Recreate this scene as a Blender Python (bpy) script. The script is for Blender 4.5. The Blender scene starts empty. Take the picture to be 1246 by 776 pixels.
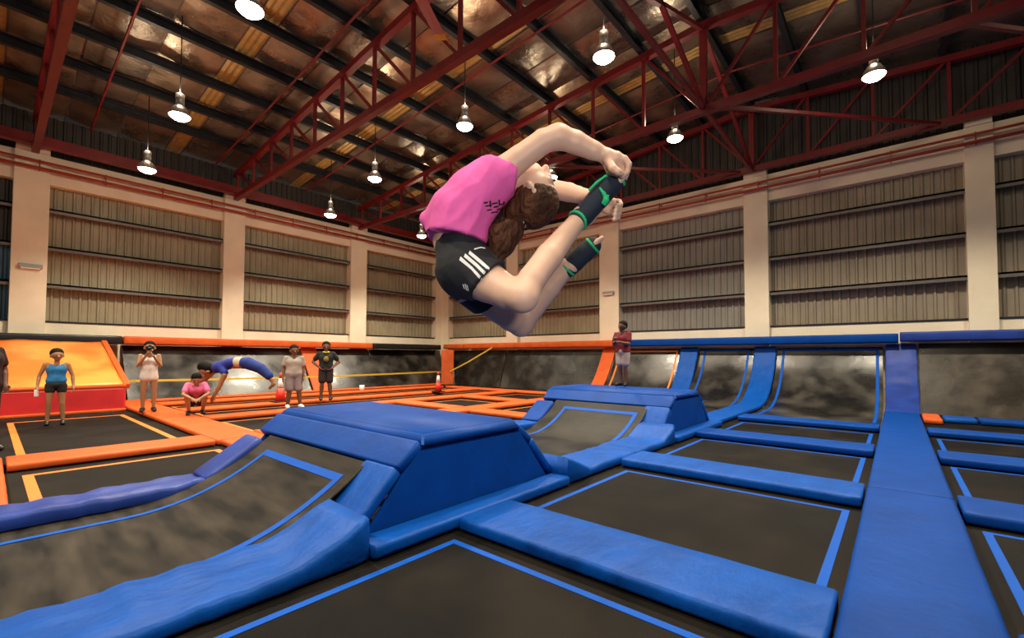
import bpy, bmesh, math, random
import numpy as np
from mathutils import Vector, Matrix, noise
from mathutils.bvhtree import BVHTree
random.seed(7)
S = bpy.context.scene
COL = S.collection

# ------------------------------------------------------------------ camera
FPX, PCX, PCY, YAW, PITCH, ROLL, CAMH = 546.2, 624.2, 416.4, .7068, .0321, .0032, 1.4
_f = Vector((-math.sin(YAW)*math.cos(PITCH), math.cos(YAW)*math.cos(PITCH), math.sin(PITCH)))
_r = Vector((math.cos(YAW), math.sin(YAW), 0)); _u = _r.cross(_f)
_r2 = _r*math.cos(ROLL) + _u*math.sin(ROLL); _u2 = -_r*math.sin(ROLL) + _u*math.cos(ROLL)
CAM = Vector((0, 0, CAMH))
cd = bpy.data.cameras.new('camera'); cd.sensor_width = 36; cd.lens = FPX/1246*36
cd.shift_x = -(PCX-623)/1246; cd.shift_y = (PCY-388)/1246; cd.clip_start = .05; cd.clip_end = 200
cam = bpy.data.objects.new('camera', cd); COL.objects.link(cam)
m3 = Matrix((_r2, _u2, -_f)).transposed()
cam.matrix_world = Matrix.Translation(CAM) @ m3.to_4x4()
S.camera = cam
def at(px, py, depth):                       # world point of a sight line at a given distance in front
    return CAM + (_f + _r2*((px-PCX)/FPX) - _u2*((py-PCY)/FPX))*depth
def on_z(px, py, z=0.):
    d = _f + _r2*((px-PCX)/FPX) - _u2*((py-PCY)/FPX)
    return CAM + d*((z-CAMH)/d.z)

# ------------------------------------------------------------------ world, exposure
W = bpy.data.worlds.new('world'); S.world = W; W.use_nodes = True
W.node_tree.nodes['Background'].inputs[0].default_value = (.95, .90, .84, 1)
W.node_tree.nodes['Background'].inputs[1].default_value = .06
S.view_settings.view_transform = 'Standard'; S.view_settings.look = 'None'
S.view_settings.exposure = 0.12; S.view_settings.gamma = 1.0
S.view_settings.use_curve_mapping = False
LAMP_W = 920.0
# the photographer's flash, held up beside the camera
fl = bpy.data.lights.new('camera_flash', 'SPOT'); fl.energy = 62; fl.spot_size = math.radians(62); fl.spot_blend = .55
fl.shadow_soft_size = .12; fl.color = (1, .95, .9)
flo = bpy.data.objects.new('camera_flash', fl); COL.objects.link(flo); flo.location = (.38, .12, 1.72)
flo.rotation_euler = (Vector((-1.15, 1.35, 1.85))-flo.location).to_track_quat('-Z', 'Y').to_euler()

# ------------------------------------------------------------------ materials
MATS = {}
def mat(name, col, rough=.6, metal=0., var=.0, vscale=6., bump=0., bscale=30., col2=None, rvar=0., emit=None, estr=0., spec=.5,
        stretch=None, thr=None):
    if name in MATS: return MATS[name]
    m = bpy.data.materials.new(name); m.use_nodes = True; nt = m.node_tree; b = nt.nodes['Principled BSDF']
    b.inputs['Base Color'].default_value = (*col, 1); b.inputs['Roughness'].default_value = rough
    b.inputs['Metallic'].default_value = metal; b.inputs['Specular IOR Level'].default_value = spec
    tc = nt.nodes.new('ShaderNodeTexCoord')
    src = tc.outputs['Object']
    if stretch:
        mp = nt.nodes.new('ShaderNodeMapping'); mp.inputs['Scale'].default_value = stretch
        nt.links.new(src, mp.inputs[0]); src = mp.outputs[0]
    if var or col2 or rvar:
        n = nt.nodes.new('ShaderNodeTexNoise'); n.inputs['Scale'].default_value = vscale; n.inputs['Detail'].default_value = 6
        nt.links.new(src, n.inputs['Vector'])
        cr = nt.nodes.new('ShaderNodeValToRGB')
        lo, hi = thr or (.3, .7)
        cr.color_ramp.elements[0].position = lo; cr.color_ramp.elements[1].position = hi
        c2 = col2 or tuple(min(1, c*(1+var)) for c in col); c1 = col if col2 else tuple(c*(1-var) for c in col)
        cr.color_ramp.elements[0].color = (*c1, 1); cr.color_ramp.elements[1].color = (*c2, 1)
        nt.links.new(n.outputs['Fac'], cr.inputs[0]); nt.links.new(cr.outputs[0], b.inputs['Base Color'])
        if rvar:
            mr = nt.nodes.new('ShaderNodeMapRange'); mr.inputs['To Min'].default_value = max(.05, rough-rvar); mr.inputs['To Max'].default_value = min(1, rough+rvar)
            mr.inputs['From Min'].default_value = .3; mr.inputs['From Max'].default_value = .7
            nt.links.new(n.outputs['Fac'], mr.inputs['Value']); nt.links.new(mr.outputs[0], b.inputs['Roughness'])
    if bump:
        n2 = nt.nodes.new('ShaderNodeTexNoise'); n2.inputs['Scale'].default_value = bscale; n2.inputs['Detail'].default_value = 4
        nt.links.new(src, n2.inputs['Vector'])
        bp = nt.nodes.new('ShaderNodeBump'); bp.inputs['Strength'].default_value = bump; bp.inputs['Distance'].default_value = .02
        nt.links.new(n2.outputs['Fac'], bp.inputs['Height']); nt.links.new(bp.outputs[0], b.inputs['Normal'])
    if emit:
        b.inputs['Emission Color'].default_value = (*emit, 1); b.inputs['Emission Strength'].default_value = estr
    MATS[name] = m; return m
BLUE = mat('blue_vinyl', (.0015, .052, .30), .5, spec=.12, var=.13, vscale=3, bump=.22, bscale=9)
BLUEL = mat('blue_vinyl_stretched', (.002, .074, .385), .46, spec=.16, var=.14, vscale=4, bump=.75, bscale=6, stretch=(1.6, .7, 1))
NAVY = mat('deep_blue_vinyl', (.005, .045, .30), .45, var=.12, vscale=3, bump=.2, bscale=8)
PURP = mat('violet_vinyl_and_rim_sheen', (.016, .048, .29), .46, spec=.3, var=.2, vscale=3, bump=.3, bscale=7)  # on the valley rims the violet paints a pinkish sheen over blue vinyl
ORNG = mat('orange_vinyl', (.66, .115, .025), .5, spec=.22, var=.12, vscale=3, bump=.22, bscale=9)
AMBER = mat('amber_vinyl', (.86, .20, .03), .34, vscale=.8, bump=.6, bscale=1.6, col2=(.88, .36, .07), thr=(.42, .6))
REDV = mat('red_vinyl', (.55, .025, .03), .42, var=.15, vscale=2, bump=.4, bscale=3)
TBLUE = mat('blue_tape', (.003, .085, .48), .6, var=.06, spec=.15)
TORNG = mat('orange_tape', (.85, .22, .03), .5, var=.06)
MATB = mat('black_woven_bed', (.0055, .005, .0044), .7, spec=.1, vscale=1.3, bump=.25, bscale=160, col2=(.020, .0165, .0135), thr=(.42, .68), rvar=.12)
MATW = mat('black_worn_bed', (.006, .0055, .005), .65, spec=.15, vscale=1.5, bump=.25, bscale=160, col2=(.068, .056, .045), thr=(.36, .74), rvar=.1, stretch=(.9, 4.2, 1))
MATS_ = mat('black_bed_painted_sheen', (.007, .0066, .006), .33, spec=.75, vscale=1.15, bump=.6, bscale=1.7, col2=(.07, .064, .052), thr=(.45, .7), rvar=.12)  # lighter noise clouds paint lamp and window reflections into the black
MATV = mat('black_sheen_bed', (.006, .0055, .005), .5, spec=.18, vscale=1.6, bump=.2, bscale=3, col2=(.04, .036, .03), thr=(.42, .7), rvar=.1)
STEEL = mat('dark_steel', (.03, .03, .035), .5, metal=.6)
WALLW = mat('cream_paint', (.86, .77, .60), .75, var=.07, vscale=1.3, bump=.1, bscale=14)
CLAD = mat('tan_metal_sheet', (.34, .295, .20), .5, metal=.1, var=.14, vscale=1.1)
CLADD = mat('grey_metal_sheet', (.055, .052, .05), .5, metal=.3, var=.12, vscale=1.1)
CLADB = mat('blue_tinted_sheet', (.06, .20, .36), .5, var=.15, vscale=2)
GIRT = mat('girt_steel', (.17, .15, .14), .45, metal=.4, var=.1)
RED = mat('red_oxide_steel', (.165, .009, .014), .45, var=.2, vscale=2.5, bump=.08, bscale=20)
PIPE = mat('red_pipe_paint', (.34, .035, .018), .4, var=.15, vscale=3)
PURL = mat('slate_purlin', (.022, .026, .034), .4, metal=.3, var=.2)
FOILS = [mat('foil_a', (.37, .335, .28), .30, metal=.85, var=.3, vscale=1.3, bump=1., bscale=4.5, rvar=.12),
         mat('foil_b', (.29, .255, .21), .36, metal=.8, var=.35, vscale=1.0, bump=1., bscale=5.5, rvar=.12),
         mat('foil_c', (.38, .30, .22), .33, metal=.8, var=.35, vscale=1.6, bump=1., bscale=3.8, rvar=.12)]
OCHRE = mat('ochre_sheet', (.42, .28, .09), .45, metal=.3, var=.2)
CONC = mat('dark_concrete', (.03, .03, .03), .9, var=.2)
GALV = mat('galvanised', (.5, .5, .48), .35, metal=.8)
GLOW = mat('lamp_glow', (1, .97, .85), .4, emit=(1, .93, .72), estr=26)
WHITE = mat('white_plastic', (.82, .82, .8), .45)
REDP = mat('red_plastic', (.75, .03, .02), .4)
BLACKP = mat('black_plastic', (.012, .012, .014), .4)
YELL = mat('yellow_tape', (.72, .50, .06), .45)

# ------------------------------------------------------------------ helpers
def link(o, parent=None):
    COL.objects.link(o)
    if parent: o.parent = parent
    return o
def obj(name, me, m=None, parent=None, smooth=False):
    if isinstance(me, bmesh.types.BMesh):
        bm = me; me = bpy.data.meshes.new(name); bm.normal_update(); bm.to_mesh(me); bm.free()
    if m: 
        if not me.materials: me.materials.append(m)
    if smooth:
        me.polygons.foreach_set('use_smooth', [True]*len(me.polygons))
    o = bpy.data.objects.new(name, me)
    return link(o, parent)
def tag(o, label, cat, group=None):
    o['label'] = label; o['category'] = cat
    if group: o['group'] = group
    return o
def struct(o): o['kind'] = 'structure'; return o
def empty(name, loc=(0, 0, 0)):
    o = bpy.data.objects.new(name, None); o.empty_display_size = .2; o.location = loc
    return link(o)
def thing(name, label, cat, loc=(0, 0, 0), group=None):
    return tag(empty(name, loc), label, cat, group)
def kid(name, bm, m, parent, smooth=False):
    """part given in world coordinates, parented to a thing that sits at parent.location"""
    o = obj(name, bm, m, parent, smooth); L = parent.location
    p = parent
    off = Vector((0, 0, 0))
    while p: off += p.location; p = p.parent
    o.data.transform(Matrix.Translation(-off)); return o
def box(bm, x0, x1, y0, y1, z0, z1, bev=0., seg=2):
    vs = [bm.verts.new(p) for p in ((x0,y0,z0),(x1,y0,z0),(x1,y1,z0),(x0,y1,z0),(x0,y0,z1),(x1,y0,z1),(x1,y1,z1),(x0,y1,z1))]
    fs = [bm.faces.new([vs[i] for i in q]) for q in ((3,2,1,0),(4,5,6,7),(0,1,5,4),(1,2,6,5),(2,3,7,6),(3,0,4,7))]
    if bev:
        es = list({e for f in fs for e in f.edges})
        bmesh.ops.bevel(bm, geom=es, offset=bev, segments=seg, affect='EDGES', profile=.5)
    return vs
def boxo(name, x0, x1, y0, y1, z0, z1, m, parent=None, bev=0.):
    bm = bmesh.new(); box(bm, x0, x1, y0, y1, z0, z1, bev)
    return kid(name, bm, m, parent) if parent else obj(name, bm, m)
def beam(bm, a, b, w, h, up=(0, 0, 1)):
    """rectangular bar from a to b"""
    a, b = Vector(a), Vector(b); d = (b-a).normalized(); s = d.cross(Vector(up))
    if s.length < 1e-4: s = d.cross(Vector((1, 0, 0)))
    s.normalize(); n = s.cross(d)
    q = [a+s*i*w/2+n*j*h/2 for i, j in ((-1,-1),(1,-1),(1,1),(-1,1))] + [b+s*i*w/2+n*j*h/2 for i, j in ((-1,-1),(1,-1),(1,1),(-1,1))]
    v = [bm.verts.new(p) for p in q]
    for f in ((3,2,1,0),(4,5,6,7),(0,1,5,4),(1,2,6,5),(2,3,7,6),(3,0,4,7)): bm.faces.new([v[i] for i in f])
def tube(bm, pts, r, n=8, cap=True):
    rings = []
    for i, p in enumerate(pts):
        p = Vector(p); d = (Vector(pts[min(i+1, len(pts)-1)])-Vector(pts[max(i-1, 0)])).normalized()
        s = d.cross(Vector((0, 0, 1)))
        if s.length < 1e-3: s = Vector((1, 0, 0))
        s.normalize(); t = s.cross(d); rr = r[i] if isinstance(r, (list, tuple)) else r
        rings.append([bm.verts.new(p+(s*math.cos(2*math.pi*k/n)+t*math.sin(2*math.pi*k/n))*rr) for k in range(n)])
    for a, b in zip(rings, rings[1:]):
        for k in range(n): bm.faces.new((a[k], a[(k+1) % n], b[(k+1) % n], b[k]))
    if cap: bm.faces.new(rings[0][::-1]); bm.faces.new(rings[-1])
def lathe(bm, prof, c, n=16):
    rings = [[bm.verts.new((c[0]+r*math.cos(2*math.pi*k/n), c[1]+r*math.sin(2*math.pi*k/n), c[2]+z)) for k in range(n)] for r, z in prof]
    for a, b in zip(rings, rings[1:]):
        for k in range(n): bm.faces.new((a[k], a[(k+1) % n], b[(k+1) % n], b[k]))
    bm.faces.new(rings[0][::-1]); bm.faces.new(rings[-1])
def sweep_pad(path, side, w, t, r=.03, wr=.004, step=.12, wfreq=7., seed=0):
    """soft vinyl pad: rounded section w wide (along unit vector side) and t thick (on the upper side of the path), swept along path"""
    side = Vector(side)
    P = [Vector(p) for p in path]; Q = [P[0]]
    for a, b in zip(P, P[1:]):
        n = max(1, int((b-a).length/step))
        Q += [a.lerp(b, k/n) for k in range(1, n+1)]
    sec = []
    for cx_, cy_, a0 in ((w/2-r, r, -90), (w/2-r, t-r, 0), (-w/2+r, t-r, 90), (-w/2+r, r, 180)):
        for k in range(4):
            a = math.radians(a0+30*k); sec.append((cx_+r*math.cos(a), cy_+r*math.sin(a)))
    top = [i for i in range(len(sec))]
    # extra points across the top so that wrinkles can form
    full = sec[:8] + [(w/2-r-(w-2*r)*k/5, t) for k in range(1, 5)] + sec[8:]
    bm = bmesh.new(); rings = []
    N = len(Q)
    for i, p in enumerate(Q):
        d = (Q[min(i+1, N-1)]-Q[max(i-1, 0)]).normalized(); up = side.cross(d)
        if up.z < 0: up = -up
        if abs(up.z) < 1e-3: up = up
        ring = []
        ins = 0
        for (sx, sz) in full:
            pos = p+side*sx+up*sz
            k = noise.noise(Vector((pos.x*wfreq*.6+seed*3.1, pos.y*wfreq*.6, pos.z*wfreq)))
            pos = pos+up*(k*wr if sz > t*.3 else 0)+side*(k*wr*.8 if abs(sx) > w/2-r else 0)
            ring.append(pos)
        rings.append(ring)
    # rounded ends
    def endring(ring, d, off, sc):
        c = sum(ring, Vector())/len(ring)
        return [c+(q-c)*sc+d*off for q in ring]
    d0 = (Q[0]-Q[1]).normalized(); d1 = (Q[-1]-Q[-2]).normalized()
    e = min(r, .03)
    rings = [endring(rings[0], d0, 0, 1-2.2*e/max(w, t)*.6)] + [endring(rings[0], d0, -e*.6, 1.)] + rings[1:-1] + [endring(rings[-1], d1, -e*.6, 1.), endring(rings[-1], d1, 0, 1-2.2*e/max(w, t)*.6)]
    V = [[bm.verts.new(q) for q in ring] for ring in rings]; M = len(full)
    for a, b in zip(V, V[1:]):
        for k in range(M): bm.faces.new((a[k], a[(k+1) % M], b[(k+1) % M], b[k]))
    bm.faces.new(V[0][::-1]); bm.faces.new(V[-1])
    bmesh.ops.recalc_face_normals(bm, faces=bm.faces)
    return bm
_ps = [0]
def pad(name, label, x0, x1, y0, y1, z0=.01, t=.095, m=None, cat='foam pad', group=None, along=None, r=.03, wr=.004):
    _ps[0] += 1
    along = along or ('x' if x1-x0 > y1-y0 else 'y')
    if along == 'x':
        bm = sweep_pad([(x0, (y0+y1)/2, z0), (x1, (y0+y1)/2, z0)], (0, 1, 0), y1-y0, t, r, wr, seed=_ps[0])
    else:
        bm = sweep_pad([((x0+x1)/2, y0, z0), ((x0+x1)/2, y1, z0)], (1, 0, 0), x1-x0, t, r, wr, seed=_ps[0])
    return tag(obj(name, bm, m, smooth=True), label, cat, group)
def cpad(name, label, path, side, w, t, m, r=.03, wr=.004, cat='foam pad', group=None, step=.1):
    _ps[0] += 1
    return tag(obj(name, sweep_pad(path, side, w, t, r, wr, step, seed=_ps[0]), m, smooth=True), label, cat, group)
def strip_sheet(path, side, w0, w1, th=.012):
    """thin sheet following a path (list of points), spanning w0..w1 along side"""
    side = Vector(side); bm = bmesh.new(); rows = []
    P = [Vector(p) for p in path]
    for i, p in enumerate(P):
        d = (P[min(i+1, len(P)-1)]-P[max(i-1, 0)]).normalized(); up = side.cross(d)
        if up.z < 0 or (abs(up.z) < .02 and up.y > 0): up = -up
        a_ = w0[i] if isinstance(w0, (list, tuple)) else w0; b_ = w1[i] if isinstance(w1, (list, tuple)) else w1
        rows.append([bm.verts.new(p+side*a_), bm.verts.new(p+side*b_), bm.verts.new(p+side*b_-up*th), bm.verts.new(p+side*a_-up*th)])
    for a, b in zip(rows, rows[1:]):
        for k in range(4): bm.faces.new((a[k], a[(k+1) % 4], b[(k+1) % 4], b[k]))
    bm.faces.new(rows[0][::-1]); bm.faces.new(rows[-1])
    bmesh.ops.recalc_face_normals(bm, faces=bm.faces); return bm

# ------------------------------------------------------------------ the hall
XL, YB, XR, YF = -18.9, 16.1, 12.1, -7.0
RIDGE, ZE, SL = -3.4, 8.2, .0774
def roof_z(x): return ZE+SL*((x if x < RIDGE else 2*RIDGE-x)-XL)
struct(boxo('floor', XL-.3, XR, YF, YB+.3, -.75, -.6, CONC))

def corrugated(bm, p0, p1, z0, z1, out, pitch=.205, depth=.04):
    """ribbed sheet from p0 to p1 (xy) between two heights, ribs standing towards out"""
    p0, p1, out = Vector(p0), Vector(p1), Vector(out); L = (p1-p0).length; d = (p1-p0)/L
    n = int(L/pitch); pts = []
    for i in range(n):
        s = i*pitch
        pts += [(s, 0), (s+pitch*.55, 0), (s+pitch*.68, depth), (s+pitch*.87, depth)]
    pts += [(n*pitch, 0), (L, 0)]
    lo = [bm.verts.new((*(p0+d*s+out*o), z0)) for s, o in pts]; hi = [bm.verts.new((*(p0+d*s+out*o), z1)) for s, o in pts]
    for i in range(len(pts)-1): bm.faces.new((lo[i], lo[i+1], hi[i+1], hi[i]))

colsL = [(.35, 1.07), (5.55, 6.25), (10.62, 11.42), (15.6, 16.4)]
colsB = [(-14.05, -13.35), (-9.05, -8.2), (-3.72, -3.02), (1.4, 1.92), (6.5, 7.1)]
ZS, ZW, ZBT = 2.36, 6.4, 7.25
bm = bmesh.new(); box(bm, XL-.25, XL+.02, YF, YB+.25, -.6, ZS)
wl = struct(obj('wall_left', bm, WALLW))
boxo('beam', XL-.25, XL+.06, YF, YB+.2, ZW, ZBT, WALLW, wl, .01)
for a, b in [(-4.9, -4.2)]+colsL:
    boxo('column', XL-.25, XL+.16, a, b, -.6, ZBT-.02, WALLW, wl, .012)
    boxo('column_cap', XL-.1, XL+.2, a+.02, b-.02, ZBT-.02, ZBT+.26, WALLW, wl)
for (a, b), mm in (((-4.2, .35), CLADD), ((1.07, 5.55), CLAD), ((6.25, 10.62), CLAD), ((11.42, 15.6), CLAD)):
    bm = bmesh.new(); corrugated(bm, (XL-.22, a-.02), (XL-.22, b+.02), ZS-.02, ZW+.02, (1, 0)); kid('cladding_panel', bm, mm, wl)
    if mm is CLADD:
        for z0, z1 in ((2.42, 3.4), (3.55, 4.5)):
            bm = bmesh.new(); corrugated(bm, (XL-.205, a), (XL-.205, b), z0, z1, (1, 0)); kid('tinted_sheet', bm, CLADB, wl)
    for z in (3.47, 4.57, 5.68):
        bm = bmesh.new(); box(bm, XL-.2, XL+.07, a, b, z-.02, z+.03); box(bm, XL+.045, XL+.07, a, b, z-.10, z+.03)
        kid('girt', bm, GIRT, wl)
    boxo('sill_angle', XL-.12, XL+.04, a, b, ZS, ZS+.05, STEEL, wl)
bm = bmesh.new(); corrugated(bm, (XL-.2, YF), (XL-.2, YB), ZBT, ZE+.3, (1, 0)); kid('eave_panel', bm, CLADD, wl)

bm = bmesh.new(); box(bm, XL, XR, YB-.02, YB+.25, -.6, ZS)
wb = struct(obj('wall_back', bm, WALLW))
boxo('beam', XL-.2, XR, YB-.06, YB+.25, ZW, ZBT, WALLW, wb, .01)
for a, b in [(XL-.2, -18.2)]+colsB:
    boxo('column', a, b, YB-.16, YB+.25, -.6, ZBT-.02, WALLW, wb, .012)
    boxo('column_cap', a+.02, b-.02, YB-.2, YB+.1, ZBT-.02, ZBT+.26, WALLW, wb)
bays = [(-18.2, -14.05), (-13.35, -9.05), (-8.2, -3.72), (-3.02, 1.4), (1.92, 6.5), (7.1, XR)]
CLADW = mat('brown_metal_sheet', (.30, .255, .195), .5, metal=.1, var=.14, vscale=1.1)
CLADG = mat('pale_grey_sheet', (.26, .25, .225), .5, metal=.1, var=.14, vscale=1.1)
for i, (a, b) in enumerate(bays):
    bm = bmesh.new(); corrugated(bm, (a-.02, YB+.22), (b+.02, YB+.22), ZS-.02, ZW+.02, (0, -1)); kid('cladding_panel', bm, (CLAD, CLAD, CLADG, CLADW, CLADW, CLADW)[i], wb)
    for z in (3.47, 4.57, 5.68):
        bm = bmesh.new(); box(bm, a, b, YB-.07, YB+.2, z-.02, z+.03); box(bm, a, b, YB-.07, YB-.045, z-.10, z+.03)
        kid('girt', bm, GIRT, wb)
    boxo('sill_angle', a, b, YB-.04, YB+.12, ZS, ZS+.05, STEEL, wb)
# gable sheets above the beam
bm = bmesh.new()
corrugated(bm, (XL, YB+.2), (XR, YB+.2), ZBT, 9.75, (0, -1), pitch=.24); kid('gable_panel', bm, CLADD, wb)

# ceiling: deck, purlins, foil sheets
bm = bmesh.new()
def slab(bm, x0, x1, y0, y1, off, th):
    q = [(x0, roof_z(x0)), (x1, roof_z(x1))]
    v = [bm.verts.new((x, y, z+off+o)) for o in (0, th) for y in (y0, y1) for x, z in q]
    for f in ((0,1,3,2),(4,6,7,5),(0,4,5,1),(2,3,7,6),(0,2,6,4),(1,5,7,3)): bm.faces.new([v[i] for i in f])
slab(bm, XL-.4, RIDGE, YF, YB+.4, .42, .06); slab(bm, RIDGE, XR+.4, YF, YB+.4, .42, .06)
bmesh.ops.recalc_face_normals(bm, faces=bm.faces)
ce = struct(obj('ceiling', bm, GIRT))
k = 0; y = YF
rnd = random.Random(3)
while y < YB+.2:
    for side in (0, 1):
        x0, x1 = (XL-.35, RIDGE-.02) if side == 0 else (RIDGE+.02, XR+.3)
        bm = bmesh.new(); och = (k % 4 == 2)
        n = 26
        w = .42 if och else 1.2
        rows = []
        for i in range(n+1):
            x = x0+(x1-x0)*i/n; row = []
            for j in range(9 if not och else 7):
                yy = y+w*j/(8 if not och else 6)
                zz = roof_z(x)+.40-(.05*math.sin(math.pi*j/8) if not och else (.03 if j % 2 else 0))*1.
                if not och: zz += .035*noise.noise(Vector((x*1.1, yy*1.6, k*2.3)))+.012*noise.noise(Vector((x*4, yy*5, k)))
                row.append(bm.verts.new((x, yy, zz)))
            rows.append(row)
        for a, b in zip(rows, rows[1:]):
            for j in range(len(a)-1): bm.faces.new((a[j], a[j+1], b[j+1], b[j]))
        kid('roof_sheet' if och else 'foil_sheet', bm, OCHRE if och else FOILS[rnd.randrange(3)], ce, smooth=not och)
    y += w+.04; k += 1
x = -17.0
while x < XR:
    z = roof_z(x)
    bm = bmesh.new(); beam(bm, (x, YF, z+.2), (x, YB+.15, z+.2), .04, .24)
    beam(bm, (x+.045, YF, z+.09), (x+.045, YB+.15, z+.09), .12, .03); beam(bm, (x+.045, YF, z+.31), (x+.045, YB+.15, z+.31), .12, .03)
    kid('purlin', bm, PURL, ce); x += 1.5
for yb in (-1.4, 1.87, 5.15, 8.4, 13.4):
    bm = bmesh.new(); tube(bm, [(XL+.3, yb, ZE+.05), (RIDGE, yb, roof_z(RIDGE)+.05), (XR, yb, roof_z(XR)+.05)], .03, 6); kid('sag_rod', bm, RED, ce)

# trusses
def truss(Y, label, zb=7.3, stations=9):
    t = thing('roof_truss', label, 'truss', (XL+.2, Y, zb), 'red steel roof trusses')
    def bar(name, a, b, w, h):
        bm = bmesh.new(); beam(bm, a, b, w, h); kid(name, bm, RED, t)
    bar('bottom_chord', (XL+.1, Y, zb), (XR, Y, zb), .16, .17)
    bar('top_chord', (XL+.1, Y, ZE-.02), (RIDGE, Y, roof_z(RIDGE)-.02), .16, .17)
    bar('top_chord', (RIDGE, Y, roof_z(RIDGE)-.02), (XR, Y, roof_z(XR)-.02), .16, .17)
    xs = [XL+.35+i*(RIDGE-XL-.35)/10 for i in range(11)]; xs += [2*RIDGE-x for x in xs[-2::-1]]
    for i, x in enumerate(xs):
        bar('king_post' if abs(x-RIDGE) < .01 else 'vertical_web', (x, Y, zb), (x, Y, roof_z(x)), .15 if abs(x-RIDGE) < .01 else .075, .15 if abs(x-RIDGE) < .01 else .075)
    for a, b in zip(xs, xs[1:]):
        if (a+b)/2 < RIDGE: bar('diagonal_web', (a, Y, roof_z(a)), (b, Y, zb), .065, .065)
        else: bar('diagonal_web', (a, Y, zb), (b, Y, roof_z(b)), .065, .065)
    return t
truss(.75, 'red steel truss over the blue-topped woman, nearest the hanging fan')
truss(5.9, 'red steel truss crossing above the pink-shirted jumper, second from the gable sheet truss')
truss(11.0, 'red steel roof truss standing one bay in front of the gable sheets')
truss(15.75, 'red steel truss set right against the grey ribbed gable sheets', 7.42)
# longitudinal red members
bm = bmesh.new(); box(bm, -18.55, -18.3, YF, YB-.1, 7.34, 7.62)
tag(obj('eave_strut', bm, RED), 'thick red steel strut running along the long wall above the pipes', 'beam')
t = thing('ridge_brace', 'red steel lattice brace linking the trusses under the ridge', 'brace', (RIDGE, 11, 7.3))
for (a, b) in (((RIDGE, 5.9, 9.3), (RIDGE, 11, 7.4)), ((RIDGE, 5.9, 7.4), (RIDGE, 11, 9.3)), ((RIDGE, 11, 9.3), (RIDGE, 15.75, 7.4)), ((RIDGE, 11, 7.4), (RIDGE, 15.75, 9.3)), ((RIDGE, 5.9, 7.35), (RIDGE, 15.75, 7.35))):
    bm = bmesh.new(); beam(bm, a, b, .09, .09); kid('brace_bar', bm, RED, t)
t = thing('wind_brace', 'red steel cross bracing between the last trusses beside the gable', 'brace', (1, 13.4, 7.3))
for (a, b) in (((1.0, 11, 7.3), (5.0, 15.75, 7.4)), ((-8.2, 11, 7.3), (-3.7, 15.75, 7.4)), ((-3.1, 11, 7.3), (1.0, 15.75, 7.4))):
    bm = bmesh.new(); beam(bm, a, b, .08, .08); kid('brace_bar', bm, RED, t)
# sprinkler pipes on both walls
def pipes(name, label, pts, off, n):
    t = thing(name, label, 'pipe', pts[0])
    for dz, r in ((0, .035), (-.2, .045)):
        bm = bmesh.new(); tube(bm, [Vector(p)+Vector((0, 0, dz)) for p in pts], r, 8); kp = kid('pipe', bm, PIPE, t, True)
    a, b = Vector(pts[0]), Vector(pts[1])
    for i in range(n):
        p = a.lerp(b, (i+.5)/n)
        bm = bmesh.new(); beam(bm, p+Vector((0, 0, .05)), p+Vector((0, 0, -.28)), .03, .03); beam(bm, p+Vector((0, 0, -.02)), p+Vector(off), .03, .03)
        kid('bracket', bm, PIPE, kp)
pipes('sprinkler_pipe', 'pair of thin red pipes fixed along the cream beam of the long wall', [(XL+.28, YF, 6.97), (XL+.28, YB-.3, 6.97)], (-.25, 0, 0), 16)
pipes('sprinkler_pipe', 'pair of thin red pipes fixed along the cream beam under the gable', [(XL+.3, YB-.3, 6.97), (XR, YB-.3, 6.97)], (0, .25, 0), 19)
# column fixtures
for (p, rz, lab) in (((XL+.2, .74, 3.93), 0, 'small grey box light on the cream column beside the foam slope'), ((-8.62, YB-.2, 3.93), 1, 'small grey box light on the cream column above the boy in dark red')):
    t = thing('wall_light', lab, 'wall light', p)
    a, b = (.05, .24) if not rz else (.24, .05)
    boxo('housing', p[0]-a, p[0]+a, p[1]-b, p[1]+b, p[2]-.04, p[2]+.07, GALV, t, .01)
    boxo('diffuser', p[0]-a*.8, p[0]+a*.8, p[1]-b*.8, p[1]+b*.8, p[2]-.075, p[2]-.04, WHITE, t)

# ------------------------------------------------------------------ lamps
def lamp(x, y, z, label):
    zt = roof_z(x)+.43
    t = thing('high_bay_lamp', label, 'lamp', (x, y, z), 'high bay lamps')
    bm = bmesh.new(); tube(bm, [(x, y, z+.5), (x, y, zt)], .012, 6); kid('cord', bm, BLACKP, t)
    bm = bmesh.new(); lathe(bm, [(.05, .52), (.085, .5), (.085, .26), (.06, .24)], (x, y, z), 14); kid('ballast_housing', bm, GALV, t, True)
    bm = bmesh.new(); prof = [(.06, .24), (.12, .2), (.19, .08), (.205, 0)]
    rings = [[bm.verts.new((x+r*math.cos(2*math.pi*k/20), y+r*math.sin(2*math.pi*k/20), z+h)) for k in range(20)] for r, h in prof]
    for a, b in zip(rings, rings[1:]):
        for k in range(20): bm.faces.new((a[k], a[(k+1) % 20], b[(k+1) % 20], b[k]))
    kid('reflector', bm, GALV, t, True)
    bm = bmesh.new(); lathe(bm, [(.05, -.09), (.13, -.07), (.185, -.025), (.2, .01), (.19, .02)], (x, y, z), 18); kid('lens', bm, GLOW, t, True)
    l = bpy.data.lights.new('lamp_light', 'SPOT'); l.energy = LAMP_W; l.spot_size = math.radians(128); l.spot_blend = .55
    l.shadow_soft_size = .2; l.color = (1, .87, .66)
    lo = bpy.data.objects.new('lamp_light', l); link(lo, t); lo.location = (0, 0, -.17)
    l2 = bpy.data.lights.new('lamp_uplight', 'POINT'); l2.energy = LAMP_W*.05; l2.color = (1, .78, .54); l2.shadow_soft_size = .12
    lo = bpy.data.objects.new('lamp_uplight', l2); link(lo, t); lo.location = (0, 0, .62)
    return t
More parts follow.
